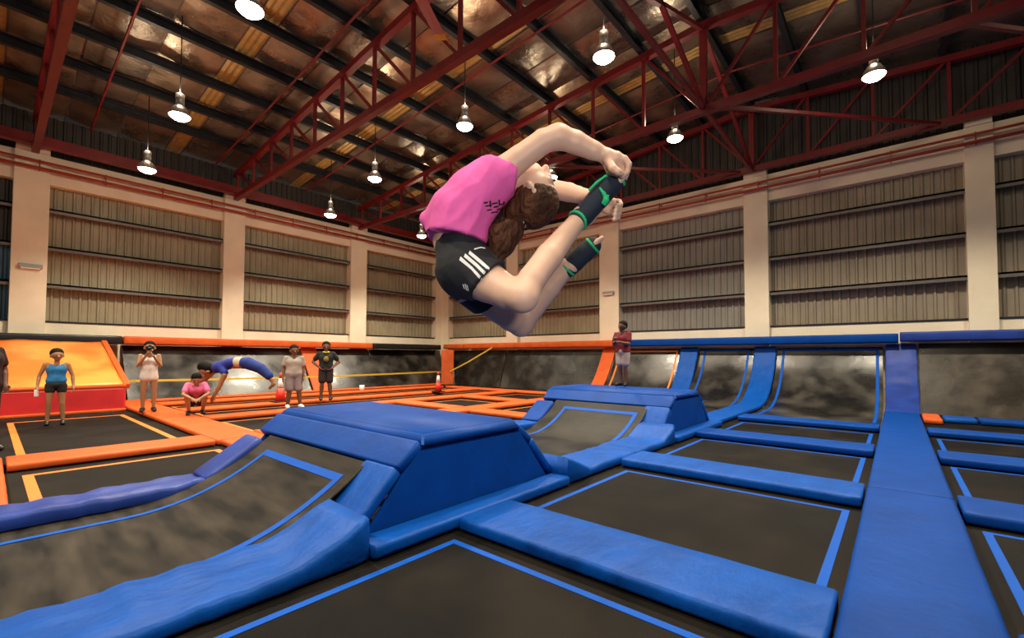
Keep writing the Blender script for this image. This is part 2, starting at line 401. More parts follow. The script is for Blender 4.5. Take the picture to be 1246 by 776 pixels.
LN = [((-7.9, 2.63, 7.03), 'lit high bay lamp hanging beside the fan over the blue platforms'),
      ((-12.2, 2.68, 6.8), 'lit high bay lamp between the fan lamp and the long wall'),
      ((-15.55, 2.72, 6.5), 'lit high bay lamp closest to the long wall, above the woman with a camera'),
      ((-4.2, 7.6, 7.2), 'lit high bay lamp with green glare hanging above the pink-shirted jumper'),
      ((-8.1, 7.6, 7.15), 'lit high bay lamp hanging above the first blue platform, behind the jumper'),
      ((-12.1, 7.6, 6.85), 'lit high bay lamp above the man in black and yellow'),
      ((-15.8, 8.1, 6.6), 'lit high bay lamp by the long wall above the orange wall pad'),
      ((-.25, 11.9, 7.3), 'lit high bay lamp hanging over the long blue runner near the gable truss'),
      ((-4.4, 11.8, 7.25), 'lit high bay lamp over the curved blue wall pads beneath the third truss'),
      ((-8.4, 11.7, 7.2), 'lit high bay lamp seen past the face of the jumper'),
      ((-15.5, 12.05, 6.6), 'lit high bay lamp hanging near the corner with the traffic cone')]
for p, l in LN: lamp(*p, l)
for p in ((-4.0, -2.4, 7.2), (.2, 2.6, 7.2), (.2, 7.4, 7.2), (.2, -2.4, 7.2), (-8.1, -2.4, 7.1), (4.2, 11.8, 7.2), (-12.2, -2.4, 6.8)):
    lamp(*p, 'lit high bay lamp of the rows behind and beside the photographer')

# ceiling fan
fx, fy, fz = -4.8, 2.8, 7.05
t = thing('ceiling_fan', 'large ceiling fan with dusky pink blades and yellow tips', 'fan', (fx, fy, fz))
bm = bmesh.new(); tube(bm, [(fx, fy, fz+.1), (fx, fy, roof_z(fx)+.1)], .04, 10); kid('down_rod', bm, GALV, t, True)
bm = bmesh.new(); lathe(bm, [(.1, -.16), (.2, -.12), (.22, .05), (.12, .15)], (fx, fy, fz), 18); kid('motor_hub', bm, GALV, t, True)
FANB = mat('fan_blade', (.42, .24, .23), .4, metal=.3)
for i in range(5):
    a = math.radians(118.5+72*i); d = Vector((math.cos(a), math.sin(a), 0)); s = Vector((-d.y, d.x, .12)).normalized()
    c = Vector((fx, fy, fz))
    for nm, r0, r1, mm in (('blade', .2, 2.5, FANB), ('blade_tip', 2.5, 2.66, YELL)):
        bm = bmesh.new(); up = d.cross(s)
        for k, (ra, w) in enumerate(((r0, .09), (r1, .085))):
            pass
        va = [bm.verts.new(c+d*ra+s*w+up*h) for ra in (r0, r1) for w, h in ((-.1, 0), (0, .02), (.1, 0), (0, -.005))]
        for q in range(4): bm.faces.new((va[q], va[(q+1) % 4], va[4+(q+1) % 4], va[4+q]))
        bm.faces.new(va[3::-1]); bm.faces.new(va[4:])
        bmesh.ops.recalc_face_normals(bm, faces=bm.faces)
        kid(nm, bm, mm, t)

# ------------------------------------------------------------------ trampolines on the floor
def tramp(label, x0, x1, y0, y1, tape=None, tm=None, m=MATB, group=None, tw=.055, z=0.):
    """bed from x0..x1, y0..y1; tape = (x0,x1,y0,y1) outer rectangle of the border tape"""
    t = thing('trampoline', label, 'trampoline', ((x0+x1)/2, (y0+y1)/2, -.6), group)
    bed = boxo('bed', x0, x1, y0, y1, z-.02, z, m, t)
    bm = bmesh.new()
    for a, b, c, d in ((x0, x1, y0, y0+.06), (x0, x1, y1-.06, y1), (x0, x0+.06, y0+.06, y1-.06), (x1-.06, x1, y0+.06, y1-.06)): box(bm, a, b, c, d, -.09, -.022)
    for a in (x0, x1-.06):
        for c in (y0, y1-.06): box(bm, a, a+.06, c, c+.06, -.6, -.09)
    kid('frame', bm, STEEL, t)
    if tape:
        a, b, c, d = tape; e = .0035
        for q in ((a, b, c, c+tw), (a, b, d-tw, d), (a, a+tw, c+tw, d-tw), (b-tw, b, c+tw, d-tw)):
            boxo('border_tape', *q, z, z+e, tm, bed)
    return t
g = 'flat trampolines of the blue court'
tramp('black trampoline with blue border tape directly under the pink-shirted jumper', -2.83, -.02, -1.0, 2.80, (-2.6, -.35, -.35, 2.36), TBLUE)
YS = [(2.82, 5.60, 3.28, 5.17, 'first'), (5.62, 8.36, 6.08, 8.0, 'second'), (8.38, 11.1, 8.83, 10.63, 'third')]
for y0, y1, t0, t1, w in YS:
    tramp(f'black blue-taped trampoline left of the long runner, {w} beyond the jumper', -2.83, -.02, y0, y1, (-2.57, -.35, t0, t1), TBLUE)
for y0, y1, t0, t1, w in [(-.4, 2.9, 0., 2.5, 'beside the jumper')]:
    tramp('black blue-taped trampoline right of the runner, level with the jumper', 0., 2.95, y0, y1, (.52, 2.7, t0, t1), TBLUE)
for y0, y1, t0, t1, w in YS:
    tramp(f'black blue-taped trampoline right of the long runner, {w} beyond the jumper', 0., 2.95, y0+.1, y1+.1, (.50, 2.7, t0+.1, t1+.1), TBLUE)
tramp('plain black trampoline right of the runner at the foot of the end wall', 0., 2.95, 11.22, 15.3)
# runner and cross pads
RX0, RX1 = -.25, .385
for y0, y1, w in ((-.9, 5.74, 'beside the jumper, up to the second blue cross pads'), (5.76, 14.1, 'reaching up to the end wall')):
    pad('runner_pad', f'long blue walkway pad, section {w}', RX0, RX1, y0, y1, .01, .115, BLUE, r=.04, wr=.003)
LP = [(2.49, 3.13, 'first'), (5.28, 5.93, 'second'), (8.05, 8.68, 'third'), (10.8, 11.4, 'fourth')]
for y0, y1, w in LP:
    pad('cross_pad', f'blue foam pad lying across, left of the runner, {w} beyond the jumper', -2.695, -.27, y0, y1, .01, .1, BLUEL if w in ('first', 'second') else BLUE)
for (y0, y1, w) in LP:
    pad('cross_pad', f'blue foam pad lying across, right of the runner, {w} beyond the jumper', .41, 2.95, y0+.08, y1+.08, .01, .1, BLUE)
pad('floor_pad', 'small orange wedge pad at the runner end beneath the violet wall pad', .42, .72, 13.0, 14.3, .01, .1, ORNG)
pad('floor_pad', 'short blue pad next to the orange wedge at the end wall', .76, 1.28, 13.5, 14.15, .01, .1, BLUEL)
pad('floor_pad', 'blue pad along the foot of the end wall, right of the short one', 1.32, 2.95, 13.45, 14.1, .01, .1, BLUE)

# ------------------------------------------------------------------ valley ramps and platforms
def prof(s):                                   # height of the curved bed, s metres past the flat middle
    return 0. if s <= 0 else .31*s*s if s < 1.2 else .31*1.44+.744*(s-1.2)
def valley_path(yc, half=.63, n=10, lo=True, hi=True, top=1.18, flat_lo=0.):
    pts = []
    if lo: pts += [(yc-half-top*(1-k/n), prof(top*(1-k/n))) for k in range(n)]
    else: pts += [(yc-half-flat_lo, 0)]
    pts += [(yc-half, 0), (yc, 0), (yc+half, 0)]
    if hi: pts += [(yc+half+top*k/n, prof(top*k/n)) for k in range(1, n+1)]
    return pts
def valley(label, yc, lo, hi, wear):
    t = thing('valley_trampoline', label, 'trampoline', (-4.3, yc, -.6), 'curved black beds between the platforms')
    P = valley_path(yc, lo=lo, hi=hi, top=1.28, flat_lo=1.3)
    kid('bed', strip_sheet([(0, y, z+.012) for y, z in P], (1, 0, 0), -5.34, -3.36), wear, t, False)
    Pt = valley_path(yc, lo=lo, hi=hi, top=1.14, flat_lo=1.2)
    for a, b in ((-5.05, -4.99), (-3.56, -3.49)):
        kid('border_tape', strip_sheet([(0, y, z+.018) for y, z in Pt], (1, 0, 0), a, b, .004), TBLUE, t)
    for sgn, on in ((1, hi), (-1, lo)):
        if on:
            q = [(0, yc+sgn*(.63+s), prof(s)+.018) for s in (1.08, 1.14)]
            kid('border_tape', strip_sheet(q, (1, 0, 0), -5.05, -3.49, .004), TBLUE, t)
    bm = bmesh.new()
    for x in (-5.5, -2.98):
        tube(bm, [(x, P[0][0]+.1, -.1), (x, P[-1][0]-.1, -.1)], .04, 8)
        for yy in (P[0][0]+.15, yc, P[-1][0]-.15): tube(bm, [(x, yy, -.6), (x, yy, -.1)], .035, 8)
    for yy in (P[0][0]+.15, yc, P[-1][0]-.15): tube(bm, [(-5.5, yy, -.1), (-2.98, yy, -.1)], .03, 6)
    bmesh.ops.remove_doubles(bm, verts=bm.verts, dist=1e-5)
    kid('frame', bm, STEEL, t)
    return t
DY = 5.56
valley('black curved trampoline valley with scuffed bed in front of the first platform', .17, False, True, MATW)
valley('black curved trampoline valley between the two blue platforms', .17+DY, True, True, MATV)
# rims of the valleys
def rim(label, yc, lo, hi, x0, x1, t, top, m, wr=.009, flat_lo=1.1, name='rim_pad', follow=True):
    """rim pad resting on the floor frame: flat underside, top following the curve of the bed"""
    P = valley_path(yc, lo=lo, hi=hi, top=top, flat_lo=flat_lo)
    ys = []
    for (ya, za), (yb, zb) in zip(P, P[1:]):
        n = max(1, int((yb-ya)/.06)); ys += [ya+(yb-ya)*k/n for k in range(n)]
    ys.append(P[-1][0]); ys[0] += 0; r = .045
    bm = bmesh.new(); V = []
    _ps[0] += 1; w = x1-x0; xc = (x0+x1)/2
    for i, y in enumerate(ys):
        zt = max(t, prof(abs(y-yc)-.63)+.05) if follow else t
        sec = []
        for cx_, cz_, a0 in ((w/2-r, .01+r*.4, -90), (w/2-r, zt-r, 0), (-w/2+r, zt-r, 90), (-w/2+r, .01+r*.4, 180)):
            for k in range(4):
                an = math.radians(a0+30*k); sec.append((cx_+r*math.cos(an), cz_+r*(math.sin(an) if cz_ > r else .4*math.sin(an))))
        sec = sec[:8]+[(w/2-r-(w-2*r)*k/7, zt) for k in range(1, 7)]+sec[8:]
        e = 1. if 0 < i < len(ys)-1 else .93
        ring = []
        for sx, sz in sec:
            n1 = noise.noise(Vector((sx*2.2+_ps[0]*5, y*6.5, 0)))*wr*1.6 + noise.noise(Vector((sx*6, y*2.5+sx*5, 9)))*wr
            sc = noise.noise(Vector((_ps[0], y*9., 4)))*wr*1.5
            ring.append(bm.verts.new((xc+sx*e+(sc if abs(sx) > w/2-r*1.01 else 0)*(1 if sx > 0 else -1), y, .01+(sz-.01)*e+(n1 if sz > zt-r*1.2 else 0))))
        V.append(ring)
    M = len(V[0])
    for a, b in zip(V, V[1:]):
        for k in range(M): bm.faces.new((a[k], a[(k+1) % M], b[(k+1) % M], b[k]))
    bm.faces.new(V[0][::-1]); bm.faces.new(V[-1]); bmesh.ops.recalc_face_normals(bm, faces=bm.faces)
    return tag(obj(name, bm, m, smooth=True), label, 'foam pad')
rim('wide wrinkled blue rim pad beside the scuffed valley bed, below the jumper', .17, False, True, -3.38, -2.74, .11, .93, BLUEL, .012)
rim('narrow violet-sheened blue rim pad between scuffed valley bed and orange court', .17, False, True, -5.78, -5.33, .14, .72, PURP, .014, follow=False)  # blue pad, its violet sheen put into the colour
rim('wrinkled blue rim pad of the valley between platforms, cross pad side', .17+DY, True, True, -3.38, -2.74, .11, .93, BLUEL, .012)
rim('narrow blue rim pad of the valley between platforms, orange court side', .17+DY, True, True, -5.78, -5.33, .14, .72, BLUEL, .012, follow=False)
for yc, sg, w, m in ((.17, 1, 'steep violet-sheened blue rim pad climbing to the first platform by the orange court', PURP), (.17+DY, 1, 'steep blue rim pad climbing to the second platform by the orange court', BLUE), (.17+DY, -1, 'steep blue rim pad behind the first platform by the orange court', BLUE)):
    q = [(-5.555, yc+sg*y_, z_) for y_, z_ in ((1.38, .02), (1.6, .165), (1.9, .365))]
    cpad('rim_pad', w, q, (1, 0, 0), .45, .165, m, r=.04)
def platform(dy, who):
    t = thing('platform', f'raised blue padded platform with sloping sides, {who}', 'platform', (-4.3, 2.95+dy, .0))
    X0, X1 = -5.72, -2.97
    yb0, yb1, yt0, yt1, zt = 1.86+dy, 4.04+dy, 2.36+dy, 3.54+dy, .66
    # core frame inside
    bm = bmesh.new()
    for x in (X0+.12, X1-.12):
        for y in (yt0+.05, yt1-.05): tube(bm, [(x, y, -.6), (x, y, .64)], .04, 8)
        tube(bm, [(x, yt0+.05, .6), (x, yt1-.05, .6)], .03, 8)
    for y in (yt0+.05, yt1-.05): tube(bm, [(X0+.12, y, .6), (X1-.12, y, .6)], .03, 8)
    kid('frame', bm, STEEL, t)
    # side panels: trapezoids
    for x, m in ((X1, BLUE), (X0, BLUE)):
        bm = bmesh.new(); th = .05; sg = 1 if x == X1 else -1
        q = [(1.785+dy, .03), (4.115+dy, .03), (3.60+dy, zt-.02), (2.295+dy, zt-.02)]
        a = [bm.verts.new((x-sg*th, y, z)) for y, z in q]; b = [bm.verts.new((x, y, z)) for y, z in q]
        bm.faces.new(a); bm.faces.new(b)
        for i in range(4): bm.faces.new((a[i], a[(i+1) % 4], b[(i+1) % 4], b[i]))
        bmesh.ops.recalc_face_normals(bm, faces=bm.faces)
        bmesh.ops.bevel(bm, geom=list(bm.edges), offset=.012, segments=2, affect='EDGES')
        kid('side_panel', bm, m, t)
    # top slab with raised chamfer
    bm = bmesh.new(); q = [(X0-.02, yt0-.05), (X1+.03, yt0-.05), (X1+.03, yt1+.05), (X0-.02, yt1+.05)]
    lo = [bm.verts.new((x, y, zt)) for x, y in q]
    hi = [bm.verts.new((x+(.05 if i in (0, 3) else -.07), y+(.07 if i < 2 else -.05), zt+.105)) for i, (x, y) in enumerate(q)]
    bm.faces.new(lo[::-1]); bm.faces.new(hi)
    for i in range(4): bm.faces.new((lo[i], lo[(i+1) % 4], hi[(i+1) % 4], hi[i]))
    bmesh.ops.bevel(bm, geom=list(bm.edges), offset=.02, segments=3, affect='EDGES')
    kid('top_pad', bm, BLUE, t, True)
    for sg, yb, yt in ((1, yb0, yt0), (-1, yb1, yt1)):
        q = [(1.754, .067), (2.150, .473)], [(2.150, .475), (2.36, .645)]
        M_ = (lambda y: y+dy) if sg > 0 else (lambda y: 2*2.95-y+dy)
        (ya, za), (yc, zc) = q[1]
        kid('skirt_pad', sweep_pad([((X0+X1)/2, M_(ya), za), ((X0+X1)/2, M_(yc), zc)], (1, 0, 0), X1-X0, .085, .03, .005), BLUE, t, True)
        (ya, za), (yc, zc) = q[0]
        kid('slope_pad', sweep_pad([(-3.20, M_(ya), za), (-3.20, M_(yc), zc)], (1, 0, 0), .46, .09, .03, .009), BLUEL, t, True)
    return t
platform(0, 'standing between the scuffed valley and the middle valley')
platform(DY, 'carrying the boy in dark red')
pad('side_pad', 'narrow flat blue pad along the foot of the first platform', -2.96, -2.71, 1.745, 4.14, .01, .1, BLUEL, along='y')
pad('side_pad', 'narrow flat blue pad along the foot of the second platform', -2.96, -2.71, 7.31, 9.75, .01, .1, BLUEL, along='y')

# ------------------------------------------------------------------ end wall beds and pads
WP = [(11.2, 0), (12.4, 0), (13.4, .0), (13.75, .02), (14.1, .07), (14.45, .17), (14.8, .34), (15.1, .56), (15.35, .80), (15.6, 1.10), (15.8, 1.45), (15.9, 1.70)]
def spline(P, n=5):
    out = []
    for i in range(len(P)-1):
        p0, p1, p2, p3 = P[max(i-1, 0)], P[i], P[i+1], P[min(i+2, len(P)-1)]
        for k in range(n):
            t = k/n
            out.append(tuple(.5*(2*b+(c-a)*t+(2*a-5*b+4*c-d)*t*t+(3*b-a-3*c+d)*t**3) for a, b, c, d in zip(p0, p1, p2, p3)))
    return out+[P[-1]]
def wall_bed(label, x0, x1, path, tape=None, tm=None, m=MATS_, tpath=None, top0=None):
    path = spline(path) if len(path) > 2 else path; tpath = spline(tpath) if tpath else None
    t = thing('wall_trampoline', label, 'wall trampoline', ((x0+x1)/2, path[0][0], -.6))
    kid('bed', strip_sheet([(0, y, z) for y, z in path], (1, 0, 0), [x0, top0] if top0 else x0, x1, .015), m, t, False)
    bm = bmesh.new()
    for x in (x0+.05, x1-.05):
        tube(bm, [(x, y+.05, z-.08) for y, z in path], .03, 6); tube(bm, [(x, path[0][0]+.05, -.6), (x, path[0][0]+.05, path[0][1]-.08)], .03, 6)
    for y, z in (path[0], path[-1]): tube(bm, [(x0+.05, y+.05, z-.08), (x1-.05, y+.05, z-.08)], .03, 6)
    kid('frame', bm, STEEL, t)
    if tape:
        a, b = tape; w = .065
        tp = tpath or path
        up = lambda q: [(0, y-.008, z+.007) for y, z in q]
        for c, d in ((a, a+w), (b-w, b)): kid('border_tape', strip_sheet(up(tp), (1, 0, 0), c, d, .004), tm, t)
        (ya, za), (yb, zb) = tp[-2], tp[-1]; L = math.hypot(yb-ya, zb-za); f = w/L
        kid('border_tape', strip_sheet(up([(yb-(yb-ya)*f, zb-(zb-za)*f), (yb, zb)]), (1, 0, 0), a, b, .004), tm, t)
    return t
wall_bed('black curved wall bed with blue tape between violet and blue wall pads', -2.8, -.28, WP, (-2.66, -.36), TBLUE, tpath=WP[1:-1]+[(15.88, 1.655)])
wall_bed('black curved wall bed with blue tape behind the second platform', -5.15, -3.42, [(9.7, .0)]+WP, (-4.98, -3.58), TBLUE, tpath=WP[1:-1]+[(15.88, 1.655)])
SP = [(14.3, 0), (14.7, .12), (15.0, .38), (15.3, .72), (15.62, 1.2), (15.9, 1.70)]
wall_bed('black wall bed with orange tape behind the boy in dark red', -8.25, -5.75, SP, (-8.12, -5.86), TORNG, tpath=SP[1:-1]+[(15.87, 1.64)])
SP2 = [(15.35, -.02), (15.9, 1.70)]
wall_bed('long cloudy black wall bed between the corner and the seam', -16.95, -13.95, SP2, top0=-17.75)
wall_bed('long cloudy black wall bed between the seam and the sloping orange pad', -13.9, -8.85, SP2)
wall_bed('brownish black wall sheet right of the violet wall pad', .45, 3.6, [(15.3, .0), (15.9, 1.78)], m=mat('brown_glossy_bed', (.03, .024, .018), .34, vscale=1.3, bump=.4, bscale=3, col2=(.10, .078, .055), thr=(.42, .7), rvar=.12))
# sloping pads on the end wall
cpad('wall_pad', 'curved blue pad sweeping from the floor up the end wall behind the fourth cross pad', [(-3.12, y, z+.012) for y, z in [(9.8, 0), (10.6, 0)]+WP[1:]], (1, 0, 0), .62, .09, BLUEL, wr=.01)
cpad('wall_pad', 'sloping bright blue wall pad next to the orange-taped bed', [(-5.45, y, z+.012) for y, z in SP], (1, 0, 0), .60, .09, BLUEL, wr=.006)
cpad('wall_pad', 'sloping orange wall pad left of the boy in dark red', [(-8.55, y, z+.012) for y, z in SP], (1, 0, 0), .54, .08, ORNG)
cpad('wall_pad', 'creased violet-blue wall pad at the end of the long runner', [(.09, y, z+.012) for y, z in [(14.12, .02), (14.6, .28), (15.1, .66), (15.55, 1.2), (15.88, 1.72)]], (1, 0, 0), .64, .08, PURP, wr=.014)
# left wall beds
def left_bed(label, y0, y1, top1=None):
    t = thing('wall_trampoline', label, 'wall trampoline', (-17.3, (y0+y1)/2, -.6))
    kid('bed', strip_sheet([(-17.3, 0, -.02), (-18.6, 0, 1.72)], (0, 1, 0), y0, [y1, top1 or y1], .015), MATS_, t)
    bm = bmesh.new()
    for y in (y0+.05, y1-.05): tube(bm, [(-17.36, y, -.6), (-17.36, y, -.08), (-18.66, y, 1.65)], .03, 6)
    tube(bm, [(-17.36, y0+.05, -.08), (-17.36, y1-.05, -.08)], .03, 6)
    kid('frame', bm, STEEL, t)
left_bed('cloudy black bed leaning on the long wall beside the amber foam slope', 2.75, 8.28)
left_bed('cloudy black bed leaning on the long wall between orange pad and corner', 8.98, 14.9, 15.75)
cpad('wall_pad', 'sloping orange wall pad between the grey-shirted and black-shirted men', [(-17.3, 8.63, 0), (-18.6, 8.63, 1.70)], (0, 1, 0), .66, .08, ORNG)
# corner pad: faces the diagonal
dgn = Vector((1, 1, 0)).normalized()
cpad('corner_pad', 'upright orange pad in the corner behind the traffic cone', [(-17.1, 14.98, .0), (-17.3, 15.18, 1.72)], (dgn.x, dgn.y, 0), .62, .09, ORNG)
# ledge pads along the wall top
def ledge(label, a, b, m, wall):
    if wall == 'L': pad('ledge_pad', label, -18.72, -18.2, a, b, 1.745, .26, m, along='y', r=.05)
    else: pad('ledge_pad', label, a, b, 15.54, 15.92, 1.80, .25, m, along='x', r=.05)
ledge('orange ledge pad on top of the long wall beds', 2.75, 11.45, ORNG, 'L')
ledge('black ledge cover on the long wall next to the corner', 11.5, 15.5, BLACKP, 'L')
ledge('black ledge cover above the amber foam slope on the long wall', -3., 2.7, BLACKP, 'L')
pad('ledge_pad', 'short orange ledge pad above the upright corner pad', -18.1, -16.6, 15.54, 15.92, 1.80, .24, ORNG, along='x', r=.05)
ledge('orange ledge pad along the end wall left of the dark red boy', -16.55, -8.25, ORNG, 'B')
ledge('blue ledge pad along the end wall above the curved blue pads', -8.2, .05, BLUE, 'B')
ledge('violet-blue ledge pad along the end wall right of the violet wall pad', .08, 5.0, PURP, 'B')
for o in [o for o in COL.objects if o.name.startswith('ledge_pad')][-1:]: o.location.z += .03

# ------------------------------------------------------------------ orange court
bx = dict(m=MATB)
tramp('black orange-taped trampoline under the woman in the blue tank top', -14.85, -8.42, -.2, 2.7, (-13.95, -9.1, .30, 2.14), TORNG, tw=.09)
tramp('black orange-taped trampoline beside the violet-sheened valley rim', -8.38, -5.85, -.2, 2.7, (-7.75, -6.2, .30, 2.3), TORNG, tw=.09)
pad('court_pad', 'wide orange walkway pad the woman with a camera stands on', -17.2, -8.05, 2.36, 3.05, .01, .085, ORNG)
pad('court_pad', 'orange walkway pad end piece running behind the steep violet-sheened rim', -8.03, -5.86, 2.40, 3.02, .01, .085, ORNG)
pad('court_pad', 'orange pad between the tank-top trampoline and the valley-side trampoline', -8.74, -8.02, .19, 2.33, .01, .09, ORNG, along='y')
pad('court_pad', 'orange pad edging the orange-taped trampolines next to the dark-clothed person', -8.72, -5.86, -.6, .16, .01, .09, ORNG)
pad('court_pad', 'orange pad edging the tank-top trampoline beyond the dark-clothed person', -14.8, -8.76, -.6, .12, .01, .09, ORNG)
SX = [(-15.85, -15.25, 'closest to the long wall beds'), (-13.68, -13.08, 'under the feet of the black-shirted man'), (-11.62, -11.08, 'third from the long wall'), (-8.68, -8.05, 'closest to the blue platforms')]
for a, b, w in SX:
    pad('lane_pad', f'long orange lane pad {w}', a, b, 3.09, 13.16, .01, .085, ORNG, along='y')
pad('court_pad', 'orange cross pad of the far lattice, along the end wall beds', -15.2, -5.9, 13.2, 13.72, .01, .085, ORNG)
for y0, y1, w in ((7.72, 8.26, 'nearest the first platform'), (10.34, 10.86, 'middle of the lattice')):
    pad('court_pad', f'orange cross pad between third and fourth lane pads, {w}', -11.04, -8.72, y0, y1, .01, .085, ORNG)
    pad('court_pad', f'orange cross pad between fourth lane pad and blue rims, {w}', -8.0, -5.86, y0, y1, .01, .085, ORNG)
pad('court_pad', 'narrow orange edge pad at the foot of the long wall beds', -17.2, -16.8, 3.1, 14.55, .01, .08, ORNG, along='y')
lanes = [(-16.85, -15.56, 'between wall edge pad and first lane pad'), (-15.54, -13.4, 'between first and second lane pads'), (-13.36, -11.36, 'between second and third lane pads')]
for a, b, w in lanes: tramp(f'long black lane trampoline {w}', a, b, 2.74, 13.4, (a+.42, b-.42, 3.3, 13.0), TORNG)
for (a, b, w) in ((-11.34, -8.38, 'between third and fourth lane pads'), (-8.36, -5.85, 'between fourth lane pad and blue rims')):
    for y0, y1, v in ((2.74, 7.98, 'next to the walkway'), (8.0, 10.58, 'in mid lattice'), (10.62, 13.44, 'next to the far cross pad')):
        tramp(f'black trampoline {w}, {v}', a, b, y0, y1, (a+.5, b-.5, y0+.5, y1-.5), TORNG)
tramp('black trampoline strip at the foot of the end wall orange side', -16.85, -5.85, 13.46, 15.3)

# foam slope at left
t = thing('foam_slope', 'amber and red vinyl foam slope against the long wall', 'foam slope', (-15, 0, 0))
y0, y1 = -3.0, 2.33
boxo('front_block', -15.65, -14.95, y0, y1, .0, .60, REDV, t, .05)
boxo('base_trim', -14.96, -14.86, y0, y1, .0, .07, ORNG, t, .02)
bm = bmesh.new(); nu, nv = 40, 24; rows = []
for i in range(nu+1):
    row = []
    for j in range(nv+1):
        f = j/nv; yy = y0+(y1-.1*f-y0)*i/nu; x_ = -15.0-3.12*f; z_ = .66+1.16*f
        k = noise.noise(Vector((yy*1.1+f*1.5, f*2.2-yy*.5, 3.3)))*.05+noise.noise(Vector((yy*2.7, f*5, 8.)))*.018
        row.append(bm.verts.new((x_, yy, z_+k)))
    rows.append(row)
for a, b in zip(rows, rows[1:]):
    for j in range(nv): bm.faces.new((a[j], b[j], b[j+1], a[j+1]))
ret = bmesh.ops.extrude_face_region(bm, geom=list(bm.faces))
bmesh.ops.translate(bm, verts=[v for v in ret['geom'] if isinstance(v, bmesh.types.BMVert)], vec=(0, 0, -.12))
bmesh.ops.recalc_face_normals(bm, faces=bm.faces)
kid('slope_sheet', bm, AMBER, t, True)
bm = bmesh.new(); tube(bm, [(-14.98, y0, .63), (-14.98, y1, .63)], .05, 10); kid('edge_roll', bm, ORNG, t, True)
bm = bmesh.new(); beam(bm, (-15.0, y1+.02, .62), (-18.12, y1-.06, 1.80), .12, .12); kid('end_edge', bm, ORNG, t)

# barrier tape, cones, cup
def ribbon(bm, pts, h):
    P = [Vector(p) for p in pts]; a = [bm.verts.new(p+Vector((0, 0, h/2))) for p in P]; b = [bm.verts.new(p-Vector((0, 0, h/2))) for p in P]
    for i in range(len(P)-1): bm.faces.new((a[i], a[i+1], b[i+1], b[i]))
bm = bmesh.new(); ribbon(bm, [(-17.0, 2.7+i*.6, .66-.05*math.sin(math.pi*min(1, i/19))) for i in range(20)]+[(-17.08, 14.7, .62)], .07)
ribbon(bm, [(-17.0, 15.05, .66), (-16.0, 15.3, 1.12), (-14.5, 15.48, 1.84)], .07)
tag(obj('barrier_tape', bm, YELL), 'yellow barrier tape strung along the black wall beds to the corner', 'barrier tape')
def cone(p, h, label):
    t = thing('traffic_cone', label, 'traffic cone', p); x, y, z = p; r = .125*h/.7
    boxo('base', x-.18*h/.7, x+.18*h/.7, y-.18*h/.7, y+.18*h/.7, z, z+.035, BLACKP, t, .01)
    def seg(name, f0, f1, m):
        bm = bmesh.new(); lathe(bm, [(r*(1-f0)+.025*f0, z*0+f0*h), (r*(1-f1)+.025*f1, f1*h)], (x, y, z+.03), 18); kid(name, bm, m, t, True)
    seg('lower_body', 0, .45, REDP); seg('reflective_collar', .45, .8, WHITE); seg('tip', .8, 1, REDP)
cone((-12.95, 10.9, .095), .72, 'red and white traffic cone standing before the orange corner pad')
cone((-13.35, 5.45, .095), .80, 'red and white traffic cone next to the grey-shirted man')
bm = bmesh.new(); lathe(bm, [(.07, 0), (.085, .05), (.095, .2), (.085, .2), (.07, .02)], (-15.5, 9.3, .1), 14)
tag(obj('paper_cup', bm, WHITE, smooth=True), 'small white cup left on an orange lane pad', 'cup')

